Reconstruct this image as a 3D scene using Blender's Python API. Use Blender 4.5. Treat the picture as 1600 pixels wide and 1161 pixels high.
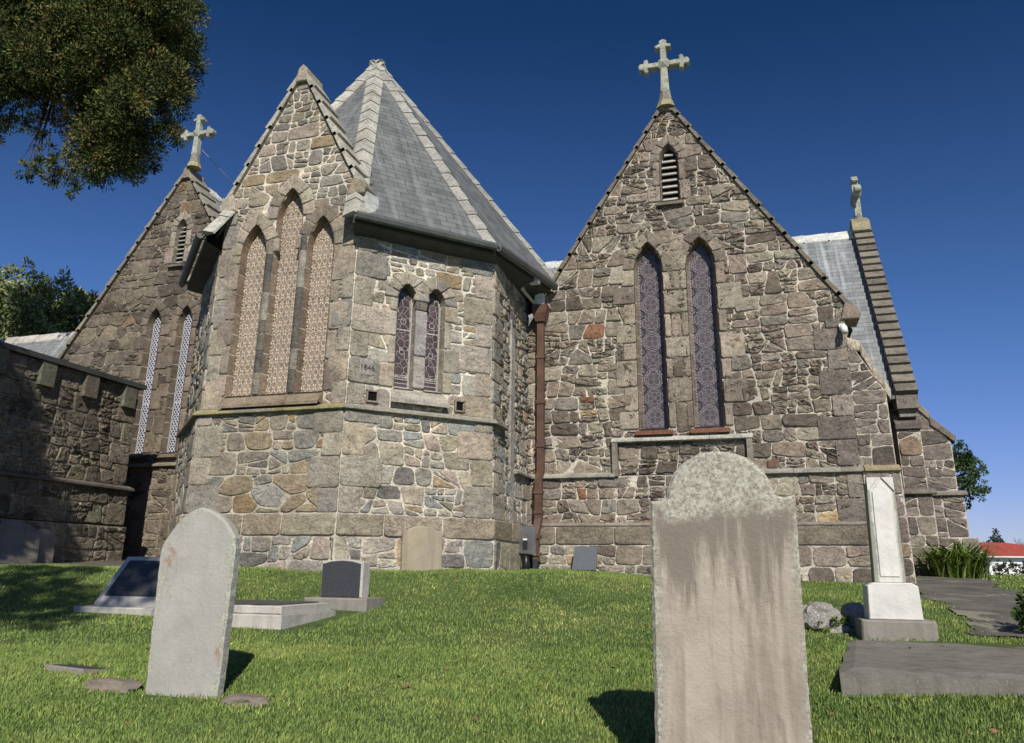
import bpy, math, random
import numpy as np
from mathutils import Vector, noise as mnoise
random.seed(7); rng = np.random.default_rng(7)
S = bpy.context.scene; C = S.collection
for o in list(bpy.data.objects): bpy.data.objects.remove(o)
R = math.radians

# ------------------------------------------------------------------ camera
EYE = 1.6
FPX, PITCH, ROLL, YAW = 1218.5, 16.24, 0.67, 17.03
t_, r_, y_ = R(PITCH), R(ROLL), R(YAW)
fwd = Vector((-math.sin(y_), math.cos(y_), 0)); rgt = Vector((math.cos(y_), math.sin(y_), 0)); upv = Vector((0, 0, 1))
CF = fwd*math.cos(t_) + upv*math.sin(t_); CU = -fwd*math.sin(t_) + upv*math.cos(t_)
CR = rgt*math.cos(r_) + CU*math.sin(r_); CU = -rgt*math.sin(r_) + CU*math.cos(r_)
from mathutils import Matrix
cd = bpy.data.cameras.new('camera'); cam = bpy.data.objects.new('camera', cd); C.objects.link(cam)
m4 = Matrix((CR, CU, -CF)).transposed().to_4x4(); m4.translation = (0, 0, EYE); cam.matrix_world = m4
cd.sensor_fit = 'HORIZONTAL'; cd.sensor_width = 36; cd.lens = FPX/1600*36
cd.shift_y = -45.5/1600; cd.clip_end = 6000; cd.clip_start = .05
S.camera = cam
# ------------------------------------------------------------------ sky and sun
SUN_E, SUN_A = R(38), R(25)          # light travels towards -X, +Y
sd = Vector((math.sin(SUN_A)*math.cos(SUN_E), -math.cos(SUN_A)*math.cos(SUN_E), math.sin(SUN_E)))
w = bpy.data.worlds.new('World'); S.world = w; w.use_nodes = True
nt = w.node_tree; sky = nt.nodes.new('ShaderNodeTexSky'); sky.sky_type = 'NISHITA'; sky.sun_disc = False
sky.sun_elevation = SUN_E; sky.sun_rotation = math.atan2(sd.x, sd.y)
sky.air_density = 1.0; sky.dust_density = 0.0; sky.ozone_density = 4.0; sky.altitude = 0
hs = nt.nodes.new('ShaderNodeHueSaturation'); hs.inputs['Saturation'].default_value = 1.0
tn = nt.nodes.new('ShaderNodeVectorMath'); tn.operation = 'SCALE'; tn.inputs['Scale'].default_value = .1
cv = nt.nodes.new('ShaderNodeRGBCurve'); t2 = nt.nodes.new('ShaderNodeVectorMath'); t2.operation = 'SCALE'; t2.inputs['Scale'].default_value = 10
for ch, P in enumerate((((0, 0), (.0723, .009), (.172, .076), (.592, .39), (1, .62)), ((0, 0), (.136, .041), (.304, .181), (.775, .50), (1, .66)), ((0, 0), (.27, .133), (.527, .456), (.776, .76), (1, .92)))):
    c_ = cv.mapping.curves[ch]; c_.points[0].location = P[0]; c_.points[1].location = P[-1]
    for q_ in P[1:-1]: c_.points.new(*q_)
    for q_ in c_.points: q_.handle_type = 'VECTOR'
cv.mapping.extend = 'EXTRAPOLATED'; cv.mapping.update()
nt.links.new(sky.outputs[0], tn.inputs[0]); nt.links.new(tn.outputs[0], cv.inputs[1]); nt.links.new(cv.outputs[0], t2.inputs[0]); nt.links.new(t2.outputs[0], nt.nodes['Background'].inputs[0])
nt.nodes['Background'].inputs[1].default_value = 0.1
sl = bpy.data.lights.new('sun', 'SUN'); sl.energy = 4.9; sl.angle = R(.5); sl.color = (1, .945, .85)
so = bpy.data.objects.new('sun', sl); C.objects.link(so); so.rotation_euler = sd.to_track_quat('Z', 'Y').to_euler()
S.view_settings.view_transform = 'Standard'; S.view_settings.look = 'None'; S.view_settings.gamma = 1
S.view_settings.exposure = 0.0
S.render.resolution_x = 1024; S.render.resolution_y = 743

# ------------------------------------------------------------------ materials
def newmat(name):
    m = bpy.data.materials.new(name); m.use_nodes = True
    return m, m.node_tree, m.node_tree.nodes['Principled BSDF']
def N(nt, t, **k):
    n = nt.nodes.new(t)
    for a, b in k.items():
        if a in n.inputs: n.inputs[a].default_value = b
        else: setattr(n, a, b)
    return n
def ramp(nt, fac, stops, interp='LINEAR'):
    n = nt.nodes.new('ShaderNodeValToRGB'); cr = n.color_ramp; cr.interpolation = interp
    while len(cr.elements) < len(stops): cr.elements.new(.5)
    for e, (p, c) in zip(cr.elements, stops):
        e.position = p; e.color = c if len(c) == 4 else (*c, 1)
    nt.links.new(fac, n.inputs[0]); return n.outputs[0]
def mix(nt, mode, fac, a, b):
    n = nt.nodes.new('ShaderNodeMix'); n.data_type = 'RGBA'; n.blend_type = mode
    for s, v in ((0, fac), (6, a), (7, b)):
        if hasattr(v, 'links') or hasattr(v, 'is_output'): nt.links.new(v, n.inputs[s])
        else: n.inputs[s].default_value = v if s == 0 else (*v, 1)[:4]
    return n.outputs[2]
def bump(nt, h, strength, dist, prev=None):
    b = nt.nodes.new('ShaderNodeBump'); b.inputs['Strength'].default_value = strength; b.inputs['Distance'].default_value = dist
    nt.links.new(h, b.inputs['Height'])
    if prev: nt.links.new(prev, b.inputs['Normal'])
    return b.outputs[0]
def noise(nt, scale, detail=4, rough=.6, vec=None, dist=0):
    n = nt.nodes.new('ShaderNodeTexNoise'); n.inputs['Scale'].default_value = scale; n.inputs['Detail'].default_value = detail
    n.inputs['Roughness'].default_value = rough; n.inputs['Distortion'].default_value = dist
    if vec is not None: nt.links.new(vec, n.inputs['Vector'])
    return n.outputs[0]
def objco(nt, scale=(1, 1, 1), gen='Object'):
    tc = nt.nodes.new('ShaderNodeTexCoord'); mp = nt.nodes.new('ShaderNodeMapping'); mp.inputs['Scale'].default_value = scale
    nt.links.new(tc.outputs[gen], mp.inputs[0]); return mp.outputs[0]

def mat_masonry(name, lichen=(.40, .38, .315), lamt=.4, brough=1.0):
    m, nt, p = newmat(name); co = objco(nt)
    at = N(nt, 'ShaderNodeAttribute', attribute_name='Col')
    n1 = noise(nt, 5, 6, .65, co); n2 = noise(nt, 38, 4, .7, co); n3 = noise(nt, 1.1, 4, .6, co)
    c = mix(nt, 'MULTIPLY', 1, at.outputs[0], ramp(nt, n1, [(.25, (.62, .61, .6)), (.5, (1, 1, 1)), (.78, (1.28, 1.25, 1.2))]))
    c = mix(nt, 'MULTIPLY', 1, c, ramp(nt, n2, [(.3, (.6, .6, .6)), (.5, (1, 1, 1)), (.7, (1.35, 1.35, 1.33))]))
    c = mix(nt, 'MULTIPLY', .8, c, ramp(nt, n3, [(.3, (.72, .7, .68)), (.7, (1.12, 1.12, 1.1))]))
    cr = noise(nt, 3.2, 7, .62, objco(nt, (1, 1, 2.3)), 1.2)
    cm = ramp(nt, cr, [(.40, (1, 1, 1)), (.485, (.97, .97, .97)), (.50, (.5, .49, .48)), (.515, (1.04, 1.04, 1.03)), (.62, (1.1, 1.1, 1.08))])
    c = mix(nt, 'MULTIPLY', .8, c, cm)
    lf = ramp(nt, noise(nt, 9, 8, .75, co), [(.58, (0, 0, 0)), (.68, (lamt,)*3)])
    c = mix(nt, 'MIX', lf, c, lichen)
    nt.links.new(c, p.inputs['Base Color']); p.inputs['Roughness'].default_value = .92; p.inputs['Specular IOR Level'].default_value = .2
    b = bump(nt, cm, .5*brough, .02); b = bump(nt, noise(nt, 14, 6, .7, co), .8*brough, .03, b)
    b = bump(nt, n2, .5*brough, .008, b)
    nt.links.new(b, p.inputs['Normal']); return m
M = {}
M['masonry'] = mat_masonry('masonry')
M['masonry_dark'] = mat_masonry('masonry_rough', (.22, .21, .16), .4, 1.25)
M['dressed'] = mat_masonry('dressed_stone', (.40, .375, .29), .35, .6)

def mat_plain(name, col, rough=.6, nscale=12, var=.25, metal=0, bmp=.1, spec=.4):
    m, nt, p = newmat(name); co = objco(nt)
    n1 = noise(nt, nscale, 5, .65, co)
    lo = tuple(max(0, v*(1-var)) for v in col); hi = tuple(v*(1+var) for v in col)
    nt.links.new(ramp(nt, n1, [(.3, lo), (.7, hi)]), p.inputs['Base Color'])
    p.inputs['Roughness'].default_value = rough; p.inputs['Metallic'].default_value = metal; p.inputs['Specular IOR Level'].default_value = spec
    if bmp: nt.links.new(bump(nt, noise(nt, nscale*3, 4, .6, co), bmp, .01), p.inputs['Normal'])
    return m
M['lead'] = mat_plain('gutter_grey', (.10, .105, .10), .5, 6, .3)
M['soffit'] = mat_plain('soffit_paint', (.06, .062, .06), .7, 4, .3)
M['pipe'] = mat_plain('brown_pipe_paint', (.105, .056, .038), .5, 5, .35, bmp=.15)
M['whitemetal'] = mat_plain('white_metal_paint', (.72, .72, .68), .5, 5, .12)
M['glass_purple'] = mat_plain('purple_glass', (.078, .064, .072), .35, 7, .3, spec=.5)
M['came_purple'] = mat_plain('lead_came', (.25, .22, .232), .6, 20, .2)
M['glass_tan'] = mat_plain('tan_glass', (.26, .208, .165), .5, 9, .35)
M['lattice_tan'] = mat_plain('cream_lattice', (.60, .505, .385), .7, 14, .2)
M['glass_navy'] = mat_plain('navy_glass', (.03, .035, .07), .2, 7, .4, spec=.6)
M['lattice_white'] = mat_plain('white_lattice', (.74, .74, .76), .6, 14, .1)
M['glass_dark'] = mat_plain('dark_stained_glass', (.075, .05, .05), .3, 9, .6, spec=.5)
M['came_white'] = mat_plain('pale_came', (.48, .45, .41), .6, 20, .15)
M['louvre'] = mat_plain('louvre_paint', (.46, .43, .38), .7, 8, .2)
M['black'] = mat_plain('black_iron', (.02, .02, .022), .5, 8, .3)
M['plastic'] = mat_plain('black_plastic_pipe', (.015, .015, .016), .35, 8, .3)
M['granite'] = mat_plain('dark_granite', (.05, .052, .056), .45, 90, .8, spec=.4)
M['slateplaque'] = mat_plain('blue_grey_plaque', (.095, .105, .12), .6, 30, .12)
M['lead_pale'] = mat_plain('pale_lead', (.38, .40, .365), .6, 9, .3)
M['wire'] = mat_plain('wire', (.3, .3, .3), .5)
M['terracotta'] = mat_plain('terracotta', (.15, .085, .06), .8, 10, .4)

def mat_slate(name, base=(.145, .152, .148), streak=.55):
    m, nt, p = newmat(name); tc = nt.nodes.new('ShaderNodeTexCoord')
    br = N(nt, 'ShaderNodeTexBrick', **{'Scale': 1.0, 'Mortar Size': .006, 'Brick Width': .26, 'Row Height': .125, 'Bias': 0.0, 'Mortar Smooth': .3})
    br.inputs['Color1'].default_value = (*[v*.82 for v in base], 1); br.inputs['Color2'].default_value = (*[v*1.18 for v in base], 1)
    br.inputs['Mortar'].default_value = (*[v*.35 for v in base], 1)
    nt.links.new(tc.outputs['UV'], br.inputs['Vector'])
    mp = nt.nodes.new('ShaderNodeMapping'); mp.inputs['Scale'].default_value = (5.5, .35, 1); nt.links.new(tc.outputs['UV'], mp.inputs[0])
    sf = ramp(nt, noise(nt, 1, 5, .7, mp.outputs[0], .4), [(.5, (0, 0, 0)), (.68, (streak,)*3)])
    c = mix(nt, 'MIX', sf, br.outputs[0], tuple(min(.5, v*1.9) for v in base))
    c = mix(nt, 'MULTIPLY', 1, c, ramp(nt, noise(nt, 3.0, 5, .6, tc.outputs['UV']), [(.3, (.78, .78, .78)), (.7, (1.18, 1.18, 1.16))]))
    nt.links.new(c, p.inputs['Base Color']); p.inputs['Roughness'].default_value = .55; p.inputs['Specular IOR Level'].default_value = .4
    # each course steps up at its lower edge
    sx = nt.nodes.new('ShaderNodeSeparateXYZ'); nt.links.new(tc.outputs['UV'], sx.inputs[0])
    mm = N(nt, 'ShaderNodeMath', operation='MULTIPLY'); mm.inputs[1].default_value = 8; nt.links.new(sx.outputs[1], mm.inputs[0])
    fr = N(nt, 'ShaderNodeMath', operation='FRACT'); nt.links.new(mm.outputs[0], fr.inputs[0])
    iv = N(nt, 'ShaderNodeMath', operation='SUBTRACT'); iv.inputs[0].default_value = 1; nt.links.new(fr.outputs[0], iv.inputs[1])
    b = bump(nt, iv.outputs[0], .9, .012); b = bump(nt, noise(nt, 30, 4, .6, tc.outputs['UV']), .3, .006, b)
    nt.links.new(b, p.inputs['Normal']); return m
M['slate'] = mat_slate('slate_roof')
M['slate2'] = mat_slate('pale_slate_roof', (.21, .222, .222), .75)

# ------------------------------------------------------------------ mesh builder
class MB:
    def __init__(s): s.v = []; s.f = []; s.c = []; s.uv = []; s.hasuv = False; s.sm = []
    def add(s, vs, fs, col=(.5, .5, .5), uvs=None, smooth=False):
        b = len(s.v); s.v += [tuple(v) for v in vs]
        for i, f in enumerate(fs):
            s.f.append([b+k for k in f]); s.c.append(col); s.sm.append(smooth)
            if uvs is not None: s.uv.append([uvs[k] for k in f]); s.hasuv = True
            else: s.uv.append([(0, 0)]*len(f))
    def box(s, a, b, col=(.5, .5, .5), fr=None, bev=0):
        # axis box a..b; fr maps local (x,y,z) to world
        x0, y0, z0 = a; x1, y1, z1 = b
        vs = [(x, y, z) for x in (x0, x1) for y in (y0, y1) for z in (z0, z1)]
        if fr: vs = [fr(*v) for v in vs]
        fs = [(0, 1, 3, 2), (4, 6, 7, 5), (0, 4, 5, 1), (2, 3, 7, 6), (0, 2, 6, 4), (1, 5, 7, 3)]
        s.add(vs, fs, col)
    def prism(s, outline, depth0, depth1, fr, col=(.5, .5, .5), inset=0, smooth=False):
        # outline of (u,z) extruded from depth0 (back) to depth1 (front) along the frame's normal
        n = len(outline)
        rings = [(outline, depth0)]
        if inset:
            rings.append((outline, depth1-inset)); rings.append((inset_poly(outline, inset), depth1))
        else: rings.append((outline, depth1))
        vs = []; fs = []
        for r, d in rings: vs += [fr(u, d, z) for u, z in r]
        for k in range(len(rings)-1):
            for i in range(n):
                j = (i+1) % n; fs.append((k*n+i, k*n+j, (k+1)*n+j, (k+1)*n+i))
        fs.append(tuple((len(rings)-1)*n+i for i in range(n))); fs.append(tuple(reversed(range(n))))
        s.add(vs, fs, col, smooth=smooth)
    def tube(s, pts, rad, n=8, col=(.5, .5, .5), caps=True):
        pts = [Vector(p) for p in pts]; rs = rad if isinstance(rad, (list, tuple)) else [rad]*len(pts)
        vs = []; fs = []
        for i, p in enumerate(pts):
            d = (pts[min(i+1, len(pts)-1)]-pts[max(i-1, 0)]).normalized()
            a = d.cross(Vector((0, 0, 1)) if abs(d.z) < .9 else Vector((1, 0, 0))).normalized(); b = d.cross(a)
            for k in range(n):
                t = 2*math.pi*k/n; vs.append(p+(a*math.cos(t)+b*math.sin(t))*rs[i])
        for i in range(len(pts)-1):
            for k in range(n):
                l = (k+1) % n; fs.append((i*n+k, i*n+l, (i+1)*n+l, (i+1)*n+k))
        if caps: fs += [tuple(reversed(range(n))), tuple((len(pts)-1)*n+k for k in range(n))]
        s.add(vs, fs, col, smooth=True)
    def build(s, name, mat, parent=None, label=None):
        me = bpy.data.meshes.new(name); me.from_pydata(s.v, [], s.f); 
        me.materials.append(mat)
        ca = me.color_attributes.new('Col', 'FLOAT_COLOR', 'CORNER')
        arr = np.ones((len(me.loops), 4), np.float32); k = 0
        cs = np.array([(*c, 1) for c in s.c], np.float32); ln = np.array([len(f) for f in s.f])
        arr = np.repeat(cs, ln, axis=0); ca.data.foreach_set('color', arr.ravel())
        if s.hasuv:
            uvl = me.uv_layers.new(name='UVMap'); uvl.data.foreach_set('uv', np.array([c for f in s.uv for c in f], np.float32).ravel())
        me.polygons.foreach_set('use_smooth', np.array(s.sm, bool))
        me.update()
        bm_fix(me)
        o = bpy.data.objects.new(name, me); C.objects.link(o)
        if parent: o.parent = parent
        if label: o['label'] = label
        return o
def bm_fix(me):
    pass
def thing(name, label, cat, loc=(0, 0, 0), rot=(0, 0, 0), group=None):
    o = bpy.data.objects.new(name, None); C.objects.link(o); o.location = loc; o.rotation_euler = rot
    o['label'] = label; o['category'] = cat; o.empty_display_size = .2
    if group: o['group'] = group
    return o
def tag(o, label, cat, group=None, kind=None):
    if label: o['label'] = label
    if cat: o['category'] = cat
    if group: o['group'] = group
    if kind: o['kind'] = kind
    return o
def bigmesh(name, V, F, mat, cols=None, parent=None, smooth=False):
    me = bpy.data.meshes.new(name); V = np.asarray(V, np.float32); F = np.asarray(F, np.int32)
    me.vertices.add(len(V)); me.vertices.foreach_set('co', V.ravel())
    k = F.shape[1]; me.loops.add(F.size); me.loops.foreach_set('vertex_index', F.ravel())
    me.polygons.add(len(F)); me.polygons.foreach_set('loop_start', np.arange(0, F.size, k, dtype=np.int32))
    me.update(calc_edges=True)
    if cols is not None:
        ca = me.color_attributes.new('Col', 'FLOAT_COLOR', 'POINT'); ca.data.foreach_set('color', np.c_[cols, np.ones(len(cols))].astype(np.float32).ravel())
    if smooth: me.polygons.foreach_set('use_smooth', np.ones(len(F), bool))
    me.materials.append(mat); o = bpy.data.objects.new(name, me); C.objects.link(o)
    if parent: o.parent = parent
    return o

# ------------------------------------------------------------------ 2-D polygon tools
def clip(poly, a, b, c):     # keep a*x+b*y<=c
    out = []; n = len(poly)
    for i in range(n):
        p, q = poly[i], poly[(i+1) % n]; dp = a*p[0]+b*p[1]-c; dq = a*q[0]+b*q[1]-c
        if dp <= 0: out.append(p)
        if (dp < 0 < dq) or (dq < 0 < dp):
            t = dp/(dp-dq); out.append((p[0]+(q[0]-p[0])*t, p[1]+(q[1]-p[1])*t))
    return out
def area(p):
    return .5*sum(p[i][0]*p[(i+1) % len(p)][1]-p[(i+1) % len(p)][0]*p[i][1] for i in range(len(p)))
def cen(p):
    n = len(p); return (sum(q[0] for q in p)/n, sum(q[1] for q in p)/n)
def edges(poly):             # outward half planes of a ccw convex polygon
    out = []; n = len(poly)
    for i in range(n):
        (x0, y0), (x1, y1) = poly[i], poly[(i+1) % n]; dx, dy = x1-x0, y1-y0; l = math.hypot(dx, dy)
        if l < 1e-6: continue
        a, b = dy/l, -dx/l; out.append((a, b, a*x0+b*y0))
    return out
def inset_convex(poly, d):
    q = poly
    for a, b, c in edges(poly):
        q = clip(q, a, b, c-d)
        if len(q) < 3: return []
    return q
def inset_poly(poly, d):     # simple vertex inset for any ccw outline
    n = len(poly); out = []
    for i in range(n):
        p0, p, p1 = poly[i-1], poly[i], poly[(i+1) % n]
        e0 = Vector((p[0]-p0[0], p[1]-p0[1])); e1 = Vector((p1[0]-p[0], p1[1]-p[1]))
        if e0.length < 1e-7 or e1.length < 1e-7: out.append(p); continue
        e0.normalize(); e1.normalize(); n0 = Vector((-e0.y, e0.x)); n1 = Vector((-e1.y, e1.x)); b = n0+n1
        if b.length < 1e-4: b = n0
        b.normalize(); k = d/max(.4, b.dot(n0)); out.append((p[0]+b.x*k, p[1]+b.y*k))
    return out
def chaikin(p, q=.22):
    out = []; n = len(p)
    for i in range(n):
        a, b = p[i], p[(i+1) % n]
        out.append((a[0]*(1-q)+b[0]*q, a[1]*(1-q)+b[1]*q)); out.append((a[0]*q+b[0]*(1-q), a[1]*q+b[1]*(1-q)))
    return out
def split(poly, amax, amin, wild, rnd):
    A = area(poly)
    xs = [p[0] for p in poly]; ys = [p[1] for p in poly]; w = max(xs)-min(xs); h = max(ys)-min(ys)
    if A < amin*1.6 or (A < amax and rnd.random() < .45): 
        if w/h < 3.6 and h/w < 1.7 or A < amin: return [poly]
    t = rnd.uniform(.3, .7)
    ang = rnd.gauss(0, wild)
    if rnd.random() < .12: ang += rnd.choice((-1, 1))*.55
    if w > h*rnd.uniform(1.35, 2.2): a, b = math.cos(ang), math.sin(ang)
    else: a, b = -math.sin(ang)*.8, math.cos(ang)
    px = min(xs)+w*t; py = min(ys)+h*t; cx, cy = cen(poly)
    if w > h: py = cy
    else: px = cx
    c = a*px+b*py
    p1 = clip(poly, a, b, c); p2 = clip(poly, -a, -b, -c); out = []
    for p in (p1, p2):
        if len(p) >= 3 and area(p) > 1e-5: out += split(p, amax, amin, wild, rnd)
    return out
def voronoi(L0, L1, z0, z1, s, rnd, stretch=1.25, wvar=.35):
    sites = []; nz = max(1, int((z1-z0)/s)); nx = max(1, int((L1-L0)/(s*stretch)))
    for j in range(-1, nz+1):
        for i in range(-1, nx+1):
            x = L0+(i+.5+(.5 if j % 2 else 0))*(L1-L0)/nx+rnd.gauss(0, .24)*s*stretch
            z = z0+(j+.5)*(z1-z0)/nz+rnd.gauss(0, .24)*s
            sites.append((x, z, (rnd.random()**2)*wvar*s*s))
            if rnd.random() < .16: sites.append((x+rnd.uniform(-.5, .5)*s, z+rnd.uniform(-.5, .5)*s, 0))
    cells = []
    for i, (x, z, wt) in enumerate(sites):
        p = [(L0, z0), (L1, z0), (L1, z1), (L0, z1)]
        p = clip(clip(clip(clip(p, 1, 0, x+2*s), -1, 0, -(x-2*s)), 0, 1, z+2*s), 0, -1, -(z-2*s))
        for j, (u, v, w2) in enumerate(sites):
            if i == j or abs(u-x) > 2.6*s*stretch or abs(v-z) > 2.6*s or len(p) < 3: continue
            a, b = (u-x)/stretch**2, v-z
            d2 = ((u-x)/stretch)**2+(v-z)**2
            if d2 < 1e-6: continue
            c = a*x+b*z+.5*(d2+wt-w2); p = clip(p, a, b, c)
        if len(p) >= 3 and area(p) > .0015: cells.append(p)
    return cells
def courses(L0, L1, z0, z1, hrow, wcell, amax, amin, wild, rnd):
    out = []; z = z0
    while z < z1-.02:
        h = hrow*rnd.uniform(.7, 1.35)
        if z1-(z+h) < hrow*.45: h = z1-z
        x = L0-rnd.uniform(0, wcell); lean = 0
        while x < L1:
            wd = wcell*rnd.uniform(.55, 1.5); l2 = rnd.gauss(0, wild*.6)*h
            p = [(x-lean, z), (x+wd-l2, z), (x+wd+l2, z+h), (x+lean, z+h)]; lean = l2; x += wd
            q = clip(clip(p, 1, 0, L1), -1, 0, -L0)
            if len(q) >= 3 and area(q) > .002: out += split(q, amax, amin, wild, rnd)
        z += h
    return out

PAL = {
 'apse': [((.33, .315, .285), 5), ((.36, .325, .265), 4), ((.27, .28, .275), 3.5), ((.36, .285, .19), 1.0), ((.17, .165, .16), 1.2), ((.34, .29, .25), 2), ((.41, .385, .34), 3), ((.31, .285, .22), 2)],
 'apse_low': [((.27, .245, .205), 5), ((.30, .255, .185), 4), ((.25, .25, .235), 3), ((.31, .235, .15), 2), ((.26, .19, .135), 1), ((.16, .15, .14), 1), ((.33, .30, .25), 2)],
 'apse_up': [((.28, .26, .23), 4), ((.31, .275, .215), 3), ((.235, .225, .21), 3), ((.33, .265, .18), 1.2), ((.18, .165, .15), 1.0), ((.32, .28, .24), 3)],
 'gable': [((.245, .21, .175), 6), ((.28, .25, .212), 4), ((.155, .132, .112), 3.5), ((.37, .295, .175), .25), ((.27, .155, .10), .12), ((.26, .22, .19), 3), ((.32, .295, .245), 2.2), ((.215, .20, .18), 3)],
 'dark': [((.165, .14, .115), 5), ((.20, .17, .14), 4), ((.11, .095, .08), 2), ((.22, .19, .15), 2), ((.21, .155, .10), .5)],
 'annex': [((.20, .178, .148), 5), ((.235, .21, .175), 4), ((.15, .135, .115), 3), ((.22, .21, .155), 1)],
 'far': [((.19, .165, .15), 5), ((.23, .205, .185), 4), ((.13, .115, .105), 3), ((.25, .19, .15), .7)],
 'ash_l': [((.36, .33, .285), 5), ((.30, .28, .245), 4), ((.25, .24, .225), 2), ((.35, .31, .25), 3)],
 'ash_g': [((.31, .275, .235), 5), ((.26, .225, .195), 4), ((.2, .175, .155), 2), ((.33, .30, .25), 2)],
 'ash_d': [((.185, .155, .125), 5), ((.22, .185, .15), 3), ((.15, .125, .105), 3)],
 'ash_f': [((.17, .15, .14), 5), ((.21, .185, .17), 4), ((.25, .225, .2), 1)],
 'plinth': [((.26, .225, .175), 5), ((.21, .185, .15), 4), ((.29, .26, .21), 3)],
}
def pick(pal, rnd, v=.12):
    cs, ws = zip(*PAL[pal]); c = rnd.choices(cs, ws)[0]; k = rnd.uniform(1-v*1.4, 1+v*1.4)
    return tuple(max(.01, x*k*wm*rnd.uniform(1-.02, 1+.02)) for x, wm in zip(c, (1.085, 1.055, 1.0)))

def stone(mb, poly, fr, gap, h, col, rnd, rough=.3, round_=.22, base=-.004):
    p = inset_convex(poly, gap/2)
    if len(p) < 3 or area(p) < .0008: return
    q = [p[0]]
    for a in p[1:]:
        if math.hypot(a[0]-q[-1][0], a[1]-q[-1][1]) > .012: q.append(a)
    if len(q) < 3: return
    p = q
    r0 = chaikin(p, round_)
    if round_ > .1: r0 = chaikin(r0, .25)
    # add mid points on long runs so that edges wander
    out = []
    for i in range(len(r0)):
        a, b = r0[i], r0[(i+1) % len(r0)]; out.append(a); l = math.hypot(b[0]-a[0], b[1]-a[1])
        if l > .07:
            k = int(l/.06)
            for j in range(1, k): out.append((a[0]+(b[0]-a[0])*j/k, a[1]+(b[1]-a[1])*j/k))
    j_ = .006*rough*2.2
    r0 = [(a[0]+rnd.uniform(-j_, j_), a[1]+rnd.uniform(-j_, j_)) for a in out]
    cx, cz = cen(r0); n = len(r0)
    size = math.sqrt(max(area(p), .001))
    def sc(k): return [(cx+(a[0]-cx)*k, cz+(a[1]-cz)*k) for a in r0]
    e = min(.008/size*1.4, .13)
    rings = [(r0, base, 0), (sc(1-e*.3), h*.6, h*.1), (sc(1-e), h*.92, h*.2*rough), (sc(1-e*2.6), h*.98, h*.5*rough), (sc(.66), h, h*.9*rough), (sc(.33), h*1.02, h*1.1*rough)]
    tk = min(1, size/.25); tx, tz = rnd.gauss(0, .09)*rough*tk, rnd.gauss(0, .09)*rough*tk
    vs = []; fs = []
    for k, (rr, d, jj) in enumerate(rings):
        for (a, b) in rr:
            tilt = ((a-cx)*tx+(b-cz)*tz)*(1 if k else 0)
            vs.append(fr(a, max(base, d+rnd.uniform(-jj, jj)+tilt), b))
    vs.append(fr(cx, h*(1+rnd.uniform(-.3, .6)*rough), cz))
    for k in range(len(rings)-1):
        for i in range(n): fs.append((k*n+i, k*n+(i+1) % n, (k+1)*n+(i+1) % n, (k+1)*n+i))
    for i in range(n): fs.append(((len(rings)-1)*n+i, (len(rings)-1)*n+(i+1) % n, len(rings)*n))
    mb.add(vs, fs, col, smooth=True)

def frame(O, u, n):
    O, u, n = Vector(O), Vector(u), Vector(n)
    def f(a, d, z): return (O.x+u.x*a+n.x*d, O.y+u.y*a+n.y*d, z)
    f.O, f.u, f.n = O, u, n
    return f
def arch(uc, hw, sill, apex, k=2.5, n=7):
    """pointed lancet outline, ccw; radius k*hw"""
    Rr = k*hw; rise = math.sqrt(Rr*Rr-(Rr-hw)**2); sp = apex-rise
    pts = [(uc-hw, sill), (uc+hw, sill)]; amax = math.acos((Rr-hw)/Rr)
    for i in range(n+1):
        t = amax*i/n; pts.append((uc+hw-Rr+Rr*math.cos(t), sp+Rr*math.sin(t)))
    for i in range(n-1, -1, -1):
        t = amax*i/n; pts.append((uc-hw+Rr-Rr*math.cos(t), sp+Rr*math.sin(t)))
    return pts, sp
def archz(x, uc, hw, apex, k=2.5):
    Rr = k*hw; rise = math.sqrt(Rr*Rr-(Rr-hw)**2); sp = apex-rise; d = abs(x-uc)
    if d >= hw: return sp
    return sp+math.sqrt(max(0, Rr*Rr-(d+Rr-hw)**2))

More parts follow.
